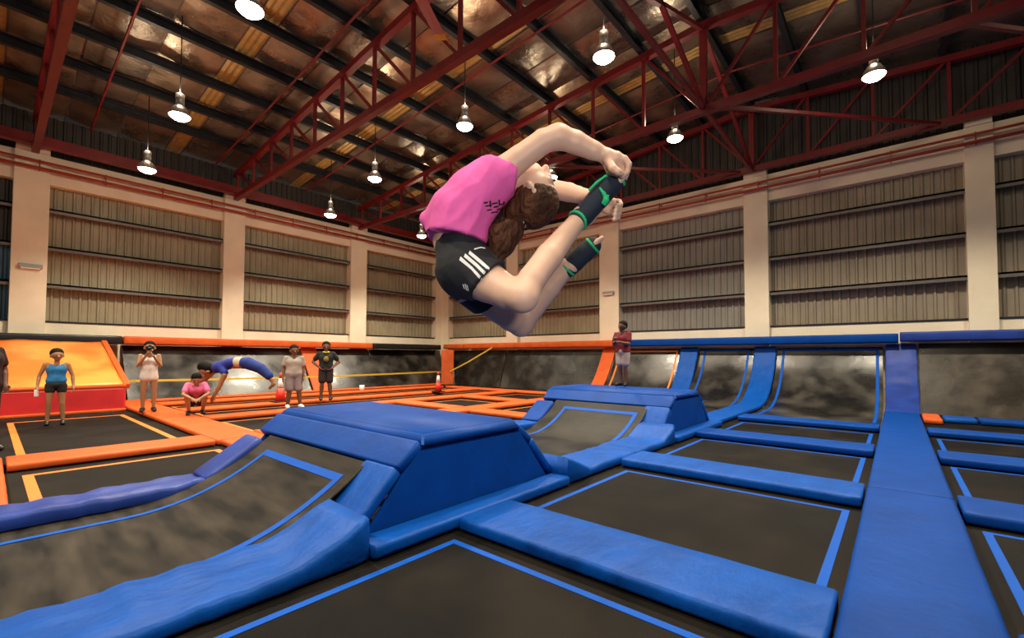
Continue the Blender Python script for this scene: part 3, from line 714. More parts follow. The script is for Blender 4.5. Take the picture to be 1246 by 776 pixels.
# ------------------------------------------------------------------ people
SKIN = mat('skin_fair', (.70, .44, .32), .5, var=.05, vscale=8)
SKINT = mat('skin_tan', (.36, .18, .09), .5, var=.06, vscale=8)
SKIND = mat('skin_brown', (.16, .07, .04), .5, var=.06, vscale=8)
HAIRB = mat('hair_brown', (.034, .014, .008), .55, spec=.14, bump=.8, bscale=60, col2=(.115, .045, .022), vscale=22, stretch=(1, 1, .25))
HAIRK = mat('hair_black', (.006, .005, .005), .75, spec=.15, bump=.4, bscale=60)
def cloth(name, c, **k): return mat(name, c, .8, bump=.25, bscale=14, var=.08, vscale=5, **k)
class Sdf:
    """smooth union of tapered capsules, turned into one continuous mesh"""
    def __init__(s, h): s.p = []; s.h = h; s.clips = []
    def c(s, a, b, ra, rb=None, k=.02):
        s.p.append((np.array(a, float), np.array(b, float), ra, ra if rb is None else rb, k)); return s
    def ch(s, pts, rs, k=.02):
        for i in range(len(pts)-1): s.c(pts[i], pts[i+1], rs[i], rs[i+1], k if i == 0 else min(k, .006))
        return s
    def clip(s, p, n):
        n = np.array(n, float); s.clips.append((np.array(p, float), n/np.linalg.norm(n))); return s
    def bm(s):
        h = s.h
        lo = np.min([np.minimum(a-ra, b-rb) for a, b, ra, rb, k in s.p], axis=0)-3*h; hi = np.max([np.maximum(a+ra, b+rb) for a, b, ra, rb, k in s.p], axis=0)+3*h
        n = np.ceil((hi-lo)/h).astype(int)+1
        D = np.full(n, 1., np.float32)
        for a, b, ra, rb, k in s.p:
            pad_ = k+2.5*h
            i0 = np.maximum(0, np.floor((np.minimum(a-ra, b-rb)-pad_-lo)/h).astype(int)); i1 = np.minimum(n, np.ceil((np.maximum(a+ra, b+rb)+pad_-lo)/h).astype(int)+1)
            g = [lo[q]+h*np.arange(i0[q], i1[q]) for q in range(3)]
            X, Y, Z = np.meshgrid(*g, indexing='ij'); d = b-a; L2 = max(float(d@d), 1e-12)
            t = np.clip(((X-a[0])*d[0]+(Y-a[1])*d[1]+(Z-a[2])*d[2])/L2, 0, 1)
            e = np.sqrt((X-a[0]-t*d[0])**2+(Y-a[1]-t*d[1])**2+(Z-a[2]-t*d[2])**2)-(ra+t*(rb-ra))
            sl = tuple(slice(i0[q], i1[q]) for q in range(3)); A = D[sl]
            m = np.minimum(A, e)
            if k > 0: m = m-np.maximum(k-np.abs(A-e), 0)**2/(4*k)
            D[sl] = m
        if s.clips:
            X, Y, Z = np.meshgrid(*[lo[q]+h*np.arange(n[q]) for q in range(3)], indexing='ij')
            for p, nn in s.clips: D = np.maximum(D, (X-p[0])*nn[0]+(Y-p[1])*nn[1]+(Z-p[2])*nn[2])
        I = D < 0
        cells = np.zeros(np.array(n)-1, np.int8)
        cs = [(i, j, k) for i in (0, 1) for j in (0, 1) for k in (0, 1)]
        sh = lambda A, c: A[c[0]:A.shape[0]-1+c[0], c[1]:A.shape[1]-1+c[1], c[2]:A.shape[2]-1+c[2]]
        for c in cs: cells += sh(I, c)
        idx = np.argwhere((cells > 0) & (cells < 8))
        acc = np.zeros((len(idx), 3)); cnt = np.zeros(len(idx))
        for c1 in cs:
            for ax in range(3):
                if c1[ax] == 0:
                    c2 = list(c1); c2[ax] = 1
                    q1 = idx+np.array(c1); q2 = idx+np.array(c2)
                    d1 = D[q1[:, 0], q1[:, 1], q1[:, 2]]; d2 = D[q2[:, 0], q2[:, 1], q2[:, 2]]
                    m = (d1 < 0) != (d2 < 0); t = np.where(m, d1/np.where(m, d1-d2, 1), 0)
                    acc[m] += (q1+(q2-q1)*t[:, None])[m]; cnt[m] += 1
        V = lo+h*acc/cnt[:, None]
        vid = np.full(cells.shape, -1, np.int64); vid[idx[:, 0], idx[:, 1], idx[:, 2]] = np.arange(len(idx))
        F = []
        for ax in range(3):
            o1, o2 = [(1, 2), (2, 0), (0, 1)][ax]
            a = np.moveaxis(I, ax, 0); 
            A0 = np.take(I, range(0, n[ax]-1), axis=ax); A1 = np.take(I, range(1, n[ax]), axis=ax)
            e = np.argwhere(A0 != A1)
            e = e[(e[:, o1] > 0) & (e[:, o2] > 0) & (e[:, o1] < n[o1]-1) & (e[:, o2] < n[o2]-1)]
            flip = A0[e[:, 0], e[:, 1], e[:, 2]]
            def g(da, db):
                q = e.copy(); q[:, o1] -= da; q[:, o2] -= db; return vid[q[:, 0], q[:, 1], q[:, 2]]
            Q = np.stack([g(1, 1), g(0, 1), g(0, 0), g(1, 0)], 1)
            Q = np.where(flip[:, None], Q, Q[:, ::-1]); F.append(Q)
        F = np.concatenate(F); F = F[(F >= 0).all(1)]
        me = bpy.data.meshes.new('body'); me.from_pydata(V.tolist(), [], F.tolist()); me.update()
        return me
def crumple(o, amp, fr, flow=None, fl=1.):
    """cloth folds or hair strands: push the surface along its normals by stretched noise"""
    me = o.data; N = [v.normal.copy() for v in me.vertices]
    if flow is not None:
        f = Vector(flow).normalized(); a = f.orthogonal().normalized(); b = f.cross(a)
    for v, n in zip(me.vertices, N):
        p = v.co
        q = Vector((p.dot(a)*fr, p.dot(b)*fr, p.dot(f)*fl)) if flow is not None else p*fr
        v.co = p+n*amp*(1-2*abs(noise.noise(q)))
    me.update(); return o
def skin_obj(name, sdf, m, parent):
    o = obj(name, sdf.bm(), m, parent, True); off = Vector((0, 0, 0)); p = parent
    while p: off += p.location; p = p.parent
    o.data.transform(Matrix.Translation(-off)); return o
def ball(name, p, r, m, parent, sc=(1, 1, 1)):
    bm = bmesh.new(); bmesh.ops.create_icosphere(bm, subdivisions=2, radius=r)
    bmesh.ops.scale(bm, vec=sc, verts=bm.verts); bmesh.ops.translate(bm, vec=Vector(p), verts=bm.verts)
    return kid(name, bm, m, parent, True)
def hand(s, w, d, palm, thumb, L, curl=.5, k=.006, closed=False):
    """five-fingered hand: w wrist, d pointing along the hand, palm = direction the palm faces, thumb = side the thumb is on, L hand length"""
    w, d, palm, thumb = [Vector(q) for q in (w, d, palm, thumb)]
    d.normalize(); thumb = (thumb-d*thumb.dot(d)).normalized(); palm = (palm-d*palm.dot(d)-thumb*palm.dot(thumb)).normalized()
    s.c(w, w+d*L*.2, L*.14, L*.15, .02)
    for o in (-.14, .0, .14): s.c(w+d*L*.15+thumb*L*o*.7, w+d*L*.44+thumb*L*o, L*.10, L*.085, .012)
    for i, (o, ln) in enumerate(((.19, .46), (.065, .52), (-.065, .48), (-.18, .37))):
        p = w+d*L*.46+thumb*L*o; a = curl*.5; seg = ln*L/3*1.1; r = L*.046
        pts = [p]
        for q in range(3):
            a2 = a+curl*(.75*q)
            p = p+(d*math.cos(a2)+palm*math.sin(a2))*seg; pts.append(p)
        s.ch(pts, [r*1.1, r, r*.95, r*.8], k)
    b = w+d*L*.16+thumb*L*.16
    dd = (d*.6+thumb*.65+palm*.4*curl).normalized(); p1 = b+dd*L*.2; dd2 = (d*.85+thumb*.15+palm*.55*curl).normalized(); p2 = p1+dd2*L*.17; p3 = p2+dd2*L*.12
    s.ch([b, p1, p2, p3], [L*.075, L*.058, L*.05, L*.04], k)
def person(label, origin, Ht, pose=None, skin=SKINT, hair=HAIRK, wear=(), face=None, facing=0., hairlen=0., build=1., h=.012, group=None):
    """pose: joints in body-height units (right across the sight line, towards the viewer, up)"""
    O = Vector(origin)+Vector((0, 0, .012)); v = Vector((CAM.x-O.x, CAM.y-O.y, 0)).normalized()
    v.rotate(Matrix.Rotation(facing, 3, 'Z')); u = Vector((-v.y, v.x, 0))     # u: the viewer's right when facing the camera
    J = dict(head=(0, .01, .925), neck=(0, 0, .845), chest=(0, 0, .735), waist=(0, 0, .62), pelvis=(0, 0, .535),
             shL=(-.105, 0, .805), elL=(-.135, -.01, .64), wrL=(-.14, .03, .49), shR=(.105, 0, .805), elR=(.135, -.01, .64), wrR=(.14, .03, .49),
             hpL=(-.052, 0, .515), knL=(-.06, .01, .285), anL=(-.062, -.01, .045), toL=(-.075, .075, .018), hpR=(.052, 0, .515), knR=(.06, .01, .285), anR=(.062, -.01, .045), toR=(.075, .075, .018))
    J.update(pose or {})
    Wd = {k: O+(u*p[0]+v*p[1]+Vector((0, 0, p[2])))*Ht for k, p in J.items()}
    t = thing('person', label, 'person', tuple(O), group)
    B = Ht*build; fd = (u*face[0]+v*face[1]+Vector((0, 0, face[2]))).normalized() if face else v
    upv = (Wd['head']-Wd['neck']).normalized(); fd = (fd-upv*fd.dot(upv)).normalized(); lat = upv.cross(fd)
    def torso(s, off=0., k=.03, parts=3, sh=.12):
        lt = (Wd['shR']-Wd['shL']).normalized(); lh = (Wd['hpR']-Wd['hpL']).normalized()
        for sg in (-1, 1):
            s.ch([Wd['chest']+lt*sg*.052*B, Wd['waist']+lh*sg*.035*B] + ([Wd['pelvis']+lh*sg*.045*B] if parts > 2 else []), [.063*B+off, .056*B+off, .06*B+off], k)
            s.c(Wd['chest']+lt*sg*.052*B, Wd['sh'+('L' if sg < 0 else 'R')].lerp(Wd['chest'], sh), .06*B+off, .034*B+off, k)
    s = Sdf(h); torso(s)
    s.c(Wd['chest'].lerp(Wd['neck'], .6), Wd['neck'].lerp(Wd['head'], .25), .036*B, .03*B, .02)
    hc = Wd['head']; R = .066*Ht
    s.c(hc+upv*R*.25-fd*R*.12, hc+upv*R*.15-fd*R*.05, R*.98, R*.98, .02)
    s.c(hc-upv*R*.35+fd*R*.25, hc-upv*R*.75+fd*R*.4, R*.68, R*.42, .02)
    s.c(hc+fd*R*1.0+upv*R*.0, hc+fd*R*1.12-upv*R*.22, R*.12, R*.16, .01)
    for sg in (-1, 1): s.c(hc+lat*sg*R*.95-upv*R*.05, hc+lat*sg*R*.98-upv*R*.3, R*.18, R*.14, .008)
    for q in 'LR':
        s.ch([Wd['sh'+q], Wd['sh'+q].lerp(Wd['el'+q], .4), Wd['el'+q], Wd['el'+q].lerp(Wd['wr'+q], .3), Wd['wr'+q]], [.033*B, .030*B, .023*B, .024*B, .016*B], .02)
        dr = Wd['wr'+q]-Wd['el'+q]; inw = lat*(1 if q == 'L' else -1)
        hand(s, Wd['wr'+q], dr, inw+fd*.3, fd, .105*Ht, .6)
        hp = Wd['hp'+q]; kn = Wd['kn'+q]; an = Wd['an'+q]
        s.ch([hp, hp.lerp(kn, .35), kn, kn.lerp(an, .3)-v*.008*Ht, an], [.055*B, .05*B, .034*B, .036*B, .021*B], .025)
        s.ch([an-Vector((0, 0, .012*Ht)), an.lerp(Wd['to'+q], .6), Wd['to'+q]], [.026*Ht, .024*Ht, .018*Ht], .015)
    body = skin_obj('body', s, skin, t)
    for sg in (-1, 1): ball('eye', hc+fd*R*.88+lat*sg*R*.36+upv*R*.12, R*.085, BLACKP, t)
    ball('mouth', hc+fd*R*.78-upv*R*.62, R*.17, mat('lips', (.35, .1, .08), .5), t, (1, 1, .5))
    s = Sdf(h); s.c(hc+upv*R*.42-fd*R*.28, hc+upv*R*.3-fd*R*.3, R*1.06, R*1.06, .01)
    if hairlen: s.ch([hc-fd*R*.6, hc-fd*R*.75-upv*hairlen*.5, hc-fd*R*.7-upv*hairlen], [R*.7, R*.6, R*.3], .02)
    s.clip(hc+fd*R*.62+upv*R*.45, fd*.8-upv*.6) if not hairlen else s.clip(hc+fd*R*.5+upv*R*.5, fd*.9-upv*.45)
    skin_obj('hair', s, hair, t)
    for w in wear:
        kind, m = w[0], w[1]; s = Sdf(h)
        if kind in ('shirt', 'tank_top'):
            torso(s, .012*Ht if kind == 'shirt' else .006*Ht, .03, 2, .12 if kind == 'shirt' else .38); lh = (Wd['hpR']-Wd['hpL']).normalized(); low = w[2] if len(w) > 2 else .3
            for sg in (-1, 1): s.c(Wd['waist']+lh*sg*.035*B, Wd['waist'].lerp(Wd['pelvis'], low)+lh*sg*.045*B, .07*B, .078*B, .03)
            if kind == 'shirt':
                for q in 'LR': s.c(Wd['sh'+q], Wd['sh'+q].lerp(Wd['el'+q], .62), .045*B, .042*B, .02)
            s.clip(Wd['neck']-upv*.004*Ht, (Wd['neck']-Wd['chest']))
            skin_obj(kind, s, m, t)
        elif kind in ('shorts', 'trousers'):
            lh = (Wd['hpR']-Wd['hpL']).normalized(); ln = w[2] if len(w) > 2 else .7
            s.c(Wd['pelvis']+lh*.04*B, Wd['pelvis']-lh*.04*B, .076*B, .076*B, .02)
            for q in 'LR':
                if kind == 'trousers': s.ch([Wd['hp'+q], Wd['kn'+q], Wd['an'+q]], [.068*B, .05*B, .042*B], .012)
                else: s.c(Wd['hp'+q], Wd['hp'+q].lerp(Wd['kn'+q], ln), .068*B, .062*B, .012)
            skin_obj(kind, s, m, t)
        elif kind == 'shoe':
            for q in 'LR':
                s = Sdf(h*.8); an = Wd['an'+q]; s.ch([an-Vector((0, 0, .012*Ht)), an.lerp(Wd['to'+q], .6), Wd['to'+q]], [.034*Ht, .03*Ht, .024*Ht], .015)
                s.clip(O+Vector((0, 0, .0)), (0, 0, -1)) if w[2:] else None
                skin_obj('shoe', s, m, t)
        elif kind == 'print':
            c = Wd['chest'].lerp(Wd['waist'], w[2])+v*.082*B
            ball('shirt_print', c, .05*B, m, t, (.9, .9, 1.1))
        elif kind == 'collar':
            s.ch([Wd['neck']+(lat*math.cos(a)+fd*math.sin(a))*.048*B-upv*.012*Ht for a in [i*math.pi/6 for i in range(13)]], [.013*Ht]*13, .01); skin_obj('collar', s, m, t)
    return t, Wd

# ---- bystanders
CT = cloth
p, Wl = person('woman standing in a blue tank top and black shorts before the red foam block', (-12.88, .92, .0), 1.50,
       dict(elL=(-.16, -.01, .65), wrL=(-.175, .04, .50), elR=(.155, 0, .65), wrR=(.165, .04, .50), knL=(-.065, .01, .285), anL=(-.075, -.01, .045), anR=(.075, -.01, .045)),
       SKINT, HAIRK, (('tank_top', CT('teal_blue_knit', (.012, .16, .40)), .35), ('shorts', CT('black_cotton', (.01, .01, .012)), .25), ('shoe', BLACKP)), face=(.25, 1, 0), build=.84)
hw = Wl['wrL']+(Wl['wrL']-Wl['elL']).normalized()*.085
tag(boxo('phone', hw.x-.03, hw.x+.03, hw.y-.03, hw.y+.03, hw.z-.09, hw.z+.04, WHITE, None, .01), 'small white object held in the hand of the tank-top woman', 'phone')
p, Wd = person('woman standing in a white top, raising a black camera to her face', tuple(on_z(180, 501, .095)), 1.60,
       dict(elL=(-.13, .06, .66), wrL=(-.02, .15, .84), elR=(.13, .06, .66), wrR=(.045, .15, .80)),
       SKINT, HAIRK, (('tank_top', CT('white_knit', (.72, .66, .62)), 1.5), ('shoe', BLACKP)), hairlen=.05, build=.9)
cp = Wd['head']+(CAM-Wd['head']).normalized()*.2; cp.z = Wd['head'].z-.02
c = thing('photo_camera', 'black camera held up by the woman in white', 'camera', tuple(cp))
vv = (CAM-cp); vv.z = 0; vv.normalize(); uu = Vector((-vv.y, vv.x, 0))
bm = bmesh.new(); beam(bm, cp-uu*.075, cp+uu*.075, .07, .10); beam(bm, cp-uu*.02+Vector((0, 0, .05)), cp+uu*.03+Vector((0, 0, .05)), .05, .06); kid('camera_body', bm, BLACKP, c)
bm = bmesh.new(); tube(bm, [cp+vv*.03, cp+vv*.13], .035, 14); kid('lens_barrel', bm, BLACKP, c, True)
person('person crouching in a pink shirt with hands clasped over the knees', tuple(on_z(238, 504, .095)), 1.46,
       dict(head=(0, .10, .53), neck=(0, .06, .475), chest=(0, .015, .38), waist=(0, -.08, .27), pelvis=(0, -.13, .20),
            shL=(-.105, .03, .44), elL=(-.16, .14, .31), wrL=(-.05, .24, .25), shR=(.105, .03, .44), elR=(.16, .14, .31), wrR=(.05, .24, .25),
            hpL=(-.055, -.12, .17), knL=(-.11, .13, .27), anL=(-.085, .03, .045), toL=(-.10, .12, .018), hpR=(.055, -.12, .17), knR=(.11, .13, .27), anR=(.085, .03, .045), toR=(.10, .12, .018)),
       SKINT, HAIRK, (('shirt', CT('pink_white_knit', (.75, .16, .34)), .2), ('shorts', CT('black_cotton', (.01, .01, .012)), .6), ('shoe', BLACKP)), face=(0, 1, -.2))
person('man standing in a grey t-shirt, checked grey shorts and white shoes', (-12.26, 5.34, .0), 1.66,
       dict(elL=(-.15, -.01, .64), wrL=(-.155, .04, .49), anL=(-.085, -.01, .045), anR=(.10, -.01, .045), toR=(.14, .07, .018), knR=(.075, .01, .285)),
       SKIND, HAIRK, (('shorts', CT('checked_grey', (.17, .15, .17), col2=(.3, .27, .29)), .85), ('shirt', CT('grey_knit', (.36, .33, .29)), .6), ('shoe', WHITE)), face=(.2, 1, 0), build=1.05)
person('man standing hands on hips in a black t-shirt with yellow collar', tuple(on_z(396, 487, .095)), 1.70,
       dict(elL=(-.21, -.03, .66), wrL=(-.10, .05, .56), elR=(.21, -.03, .66), wrR=(.10, .05, .56), anL=(-.075, -.01, .045), anR=(.085, -.01, .045)),
       SKIND, HAIRK, (('shorts', CT('dark_plum_cotton', (.02, .012, .018)), .75), ('shirt', CT('black_knit', (.008, .009, .012)), .5), ('print', CT('olive_print', (.16, .14, .02)), .25), ('collar', CT('yellow_knit', (.6, .55, .04))), ('shoe', BLACKP)))
person('boy standing on the second blue platform in a dark red t-shirt', tuple(on_z(758, 470, .78)), 1.36,
       dict(elL=(-.12, .07, .65), wrL=(-.04, .17, .72), elR=(.13, .05, .65), wrR=(.02, .16, .68), anL=(-.04, .0, .045), anR=(.045, 0, .045), knL=(-.045, .01, .285), knR=(.05, .01, .285)),
       SKIND, HAIRK, (('shorts', CT('pale_print_cotton', (.55, .47, .42), col2=(.42, .3, .28)), .7), ('shirt', CT('dark_red_knit', (.17, .008, .02)), .9), ('shoe', BLACKP)), facing=-.5, face=(-.3, 1, 0))
person('dark-clothed person standing beside the orange edge pads', tuple(on_z(-24, 552, .105)), 1.66,
       dict(elR=(.15, .02, .65), wrR=(.10, .07, .53)),
       SKIND, HAIRK, (('trousers', CT('black_denim', (.012, .011, .014))), ('shirt', CT('maroon_black_knit', (.022, .008, .010)), .9), ('shoe', BLACKP)), facing=.9)

# ---- diving boy in blue, level with the tape
dd = 10.4
def A(x, y, o=0.): return at(x, y, dd+o)
PXM = dd/546.2
O = A(275, 452)
t = thing('person', 'boy in blue diving head first through the air behind the platforms', 'person', tuple(O))
s = Sdf(.012)
for o in (-.085, .085):
    s.ch([A(264, 447, o), A(279, 443, o*.8), A(296, 442, o)], [.11, .10, .12], .04)
    s.ch([A(297, 442, o), A(317, 448, o*1.15), A(331, 462, o*1.15)], [.11, .075, .05], .03)
    s.ch([A(331, 462, o*1.15), A(333, 467, o*1.15), A(328, 472, o*1.15)], [.045, .045, .03], .02)
s.ch([A(264, 447), A(256, 450), A(250, 452)], [.08, .06, .055], .02)
s.c(A(249, 449), A(251, 450), .115, .115, .02); s.c(A(246, 458), A(249, 457), .06, .06, .02); s.c(A(242, 454), A(243, 458), .022, .02, .01)
for o in (-.115, .115): s.c(A(252, 452, o), A(254, 452, o), .028, .026, .01)
s.ch([A(260, 452, .18), A(250, 461, .24), A(238, 465, .27), A(230, 468, .28)], [.06, .052, .045, .033], .02)
hand(s, A(230, 468, .28), A(222, 471, .28)-A(230, 468, .28), Vector((0, 0, -1)), _f, .18, .4)
s.ch([A(271, 449, -.17), A(273, 456, -.22), A(267, 470, -.25), A(260, 482, -.25)], [.066, .06, .048, .034], .02)
hand(s, A(260, 482, -.25), A(257, 488, -.25)-A(260, 482, -.25), _f, _r2, .18, .4)
skin_obj('body', s, SKINT, t)
s = Sdf(.012)
for o in (-.085, .085): s.ch([A(265, 447, o), A(280, 442, o*.85), A(289, 441, o*.85)], [.13, .122, .125], .04)
s.c(A(269, 447, -.15), A(273, 453, -.2), .085, .078, .03); s.c(A(262, 450, .15), A(255, 456, .2), .085, .075, .03)
s.clip(A(261, 449), A(250, 452)-A(263, 448)); skin_obj('shirt', s, CT('royal_blue_knit', (.012, .025, .27)), t)
s = Sdf(.012)
for o in (-.085, .085): s.ch([A(294, 441, o), A(302, 442, o), A(317, 448, o*1.25), A(327, 457, o*1.25)], [.125, .14, .115, .095], .025)
skin_obj('shorts', s, CT('blue_nylon', (.006, .03, .22)), t)
s = Sdf(.012)
for o in (-.085, .085): s.ch([A(290, 440.5, o), A(293, 441, o)], [.128, .132], .03)
s.clip(A(289, 441), A(280, 442)-A(290, 441)); skin_obj('waistband', s, CT('cream_band', (.6, .5, .38)), t)
s = Sdf(.012); s.c(A(248, 446), A(255, 448), .13, .12, .02); s.clip(A(244.5, 452), A(238, 462)-A(249, 446)); skin_obj('hair', s, HAIRK, t)
for o in (-.045, .045): ball('eye', A(242.5, 452.5, o), .015, BLACKP, t)
ball('mouth', A(244, 461.5), .02, mat('lips', (.35, .1, .08), .5), t)

# ---- the jumper
def G(x, y, d): return at(x, y, d)
E1, E2, E3 = _r2, -_u2, _f
root = thing('person', 'girl in a pink t-shirt and black striped shorts backbending in mid-air, holding her foot', 'person', tuple(G(600, 290, 1.75)))
hc = G(650, 234, 1.75); FD = E1*.57-E2*.82; CD = E1*.82+E2*.57; LA = E3
s = Sdf(.0055)
for o in (-.05, .05):                                   # trunk
    s.ch([G(565, 326, 1.74+o), G(554, 292, 1.75+o*.7), G(570, 248, 1.75+o), G(596, 220, 1.75+o*1.3)], [.098, .082, .088, .07], .04)
s.ch([G(600, 215, 1.75), G(622, 216, 1.75), G(640, 226, 1.75)], [.065, .05, .046], .03)
s.c(hc+CD*.015-FD*.018, hc+CD*.03-FD*.02, .082, .08, .02)      # skull, face
s.c(hc-CD*.01+FD*.02, hc-CD*.035+FD*.03, .068, .06, .02)
s.c(hc-CD*.055+FD*.045, hc-CD*.082+FD*.062, .042, .022, .025)
s.c(hc+CD*.018+FD*.082, hc-CD*.018+FD*.104, .009, .013, .012)
s.c(hc-CD*.045+FD*.083-LA*.014, hc-CD*.045+FD*.083+LA*.014, .011, .011, .01)
s.c(hc-CD*.057+FD*.082-LA*.012, hc-CD*.057+FD*.082+LA*.012, .011, .011, .01)
for sg in (-1, 1):
    s.c(hc+CD*.028+FD*.062+LA*sg*.03, hc+CD*.028+FD*.06+LA*sg*.04, .014, .012, .012)
    s.c(hc-CD*.012-FD*.014+LA*sg*.072, hc+CD*.012-FD*.02+LA*sg*.075, .012, .0135, .006)
    s.c(hc-CD*.02-FD*.01+LA*sg*.073, hc-CD*.026-FD*.006+LA*sg*.07, .0095, .008, .006)
# near arm and hand
s.ch([G(603, 216, 1.66), G(632, 193, 1.64), G(661, 172, 1.625), G(679, 166, 1.62)], [.058, .046, .043, .041], .03)
s.ch([G(679, 166, 1.62), G(700, 173, 1.63), G(722, 183, 1.64), G(738, 190, 1.65)], [.041, .040, .033, .026], .02)
hw = G(739, 191, 1.65)
for o in (-.026, -.009, .008, .024):                    # palm over the toes, knuckles at the outer side
    s.ch([hw+E3*o*.7, G(748, 195, 1.655)+E3*o, G(757, 199, 1.66)+E3*o*1.1], [.021, .021, .016], .014)
s.c(G(746, 202, 1.655), G(753, 207, 1.662), .032, .031, .014)
for i, (o, ex) in enumerate(((-.036, 0), (-.013, 2.), (.010, 1.5), (.032, -1))):
    s.ch([G(757, 197.5, 1.655)+E3*o, G(762+ex*.4, 205, 1.657)+E3*o*1.05, G(760+ex*.3, 214+ex*.5, 1.665)+E3*o*1.05, G(754, 219+ex*.5, 1.672)+E3*o], [.0125, .0112, .0102, .0088], .004)
s.ch([G(741, 197, 1.63), G(746, 205, 1.602), G(752, 209, 1.598), G(757, 211, 1.605)], [.018, .0145, .0125, .0095], .008)
# far arm and hand
s.ch([G(606, 222, 1.85), G(640, 222, 1.92), G(666, 229, 1.95)], [.058, .046, .041], .03)
s.ch([G(666, 229, 1.95), G(692, 234, 1.91), G(715, 240, 1.86), G(729, 246, 1.82)], [.041, .039, .031, .026], .02)
for o in (-.02, -.005, .01, .022): s.c(G(729, 247, 1.815)+E2*o*.5, G(744, 252, 1.77)+E2*o, .017, .0145, .012)
for i, o in enumerate((-.026, -.009, .008, .025)):
    s.ch([G(744, 252, 1.77)+E2*o, G(753.5-i*.6, 254, 1.74)+E2*o*1.05, G(755-i, 257, 1.70)+E2*o, G(750-i, 259, 1.675)+E2*o], [.0115, .0105, .0098, .0085], .004)
s.ch([G(734, 246, 1.80), G(738, 242, 1.765), G(738, 240, 1.73)], [.014, .012, .009], .006)
# near leg
s.ch([G(572, 333, 1.69), G(595, 344, 1.62), G(618, 356, 1.56), G(636, 361, 1.51)], [.088, .072, .058, .05], .03)
s.ch([G(636, 361, 1.51), G(647, 340, 1.535), G(668, 312, 1.585), G(690, 284, 1.635), G(708, 262, 1.675)], [.050, .0475, .048, .038, .031], .02)
s.ch([G(708, 262, 1.675), G(714, 264, 1.69), G(730, 240, 1.69), G(745, 224, 1.69)], [.033, .032, .034, .034], .02)
s.c(G(745, 224, 1.69), G(752, 215, 1.685), .034, .028, .02)
for o in (-.028, -.012, .003, .017, .03): s.c(G(752, 216, 1.685)+E3*o, G(759.5, 207, 1.68)+E3*o, .013, .0095, .006)
# far leg
s.ch([G(572, 345, 1.81), G(600, 366, 1.88), G(622, 386, 1.96), G(634, 394, 2.02)], [.088, .072, .06, .055], .03)
s.ch([G(634, 394, 2.02), G(648, 373, 2.0), G(668, 350, 1.97), G(690, 325, 1.93)], [.053, .055, .049, .034], .02)
s.ch([G(690, 325, 1.93), G(696, 323, 1.92), G(710, 308, 1.91), G(722, 298, 1.90)], [.034, .034, .034, .03], .02)
for o in (-.026, -.011, .003, .016, .028): s.c(G(722, 298, 1.90)+E3*o, G(731, 291, 1.90)+E3*o, .013, .0095, .006)
skin_obj('body', s, SKIN, root)
# t-shirt
PINKS = mat('pink_cotton', (.80, .12, .43), .8, bump=1., bscale=7, var=.06, vscale=4, stretch=(1, 1, .6))
s = Sdf(.0055)
for o in (-.055, .055):
    s.ch([G(556, 284, 1.75+o), G(560, 262, 1.75+o), G(576, 240, 1.75+o), G(602, 215, 1.75+o*1.25)], [.112, .112, .105, .082], .03)
    s.c(G(545, 262, 1.75+o), G(521, 267, 1.75+o*.9), .075, .028, .03)
s.c(G(598, 222, 1.76), G(622, 224, 1.76), .085, .062, .03)
s.c(G(602, 221, 1.69), G(616, 212, 1.66), .075, .066, .03); s.c(G(604, 222, 1.82), G(620, 222, 1.86), .075, .066, .03)
s.clip(G(555, 292, 1.75), E2*.97-E1*.16)
s.clip(G(617, 202.5, 1.65), E1*.40-E2*.85-E3*.05)
s.clip(G(627, 228, 1.75), E1*.95+E2*.2)
TS = crumple(skin_obj('t_shirt', s, PINKS, root), .006, 14, E1*.6-E2*.8, 5.)
# shorts
BLK = cloth('black_jersey', (.010, .011, .016))
s = Sdf(.0055)
for o in (-.05, .05): s.ch([G(560, 303, 1.75+o), G(565, 326, 1.745+o)], [.092, .108], .03)
s.ch([G(570, 330, 1.70), G(596, 343, 1.63), G(618, 356, 1.56)], [.104, .086, .075], .03)
s.clip(G(589, 342, 1.60), E1*.70+E2*.66-E3*.12)
s.clip(G(560, 292.5, 1.75), -E2+E1*.02)
SH = crumple(skin_obj('shorts', s, BLK, root), .004, 16, E1*.6+E2*.8, 7.)
s = Sdf(.0055); s.ch([G(568, 336, 1.80), G(600, 366, 1.88)], [.104, .092], .03); s.clip(G(590, 360, 1.86), (G(634, 394, 2.02)-G(572, 345, 1.81)))
skin_obj('shorts_leg', s, BLK, root)
# hair, ponytail, tie
s = Sdf(.004)
s.c(hc+CD*.028-FD*.03, hc+CD*.022-FD*.035, .089, .087, .02)
s.ch([hc-FD*.07+CD*.03, hc-FD*.105-CD*.01, G(634, 268, 1.74)], [.065, .045, .022], .03)
s.clip(hc+FD*.028+CD*.03, FD*.86-CD*.5)
crumple(skin_obj('hair', s, HAIRB, root), .0035, 60, -FD*.8-CD*.5, 8.)
s = Sdf(.004)
s.ch([G(633, 269, 1.74), G(622, 281, 1.73), G(610, 296, 1.72), G(603, 309, 1.72), G(600, 322, 1.72)], [.024, .044, .05, .036, .008], .02)
s.ch([G(630, 271, 1.76), G(614, 277, 1.79), G(600, 285, 1.80), G(595, 296, 1.80)], [.02, .036, .036, .012], .02)
s.ch([G(634, 268, 1.73), G(619, 272, 1.70), G(603, 282, 1.69), G(594, 290, 1.70)], [.016, .022, .024, .006], .02)
crumple(skin_obj('ponytail', s, HAIRB, root), .005, 55, E2*.8-E1*.55, 7.)
s = Sdf(.005); tie = G(632.5, 269, 1.74); ax = (G(622, 281, 1.73)-G(640, 262, 1.74)).normalized(); p1 = ax.orthogonal().normalized(); p2 = ax.cross(p1)
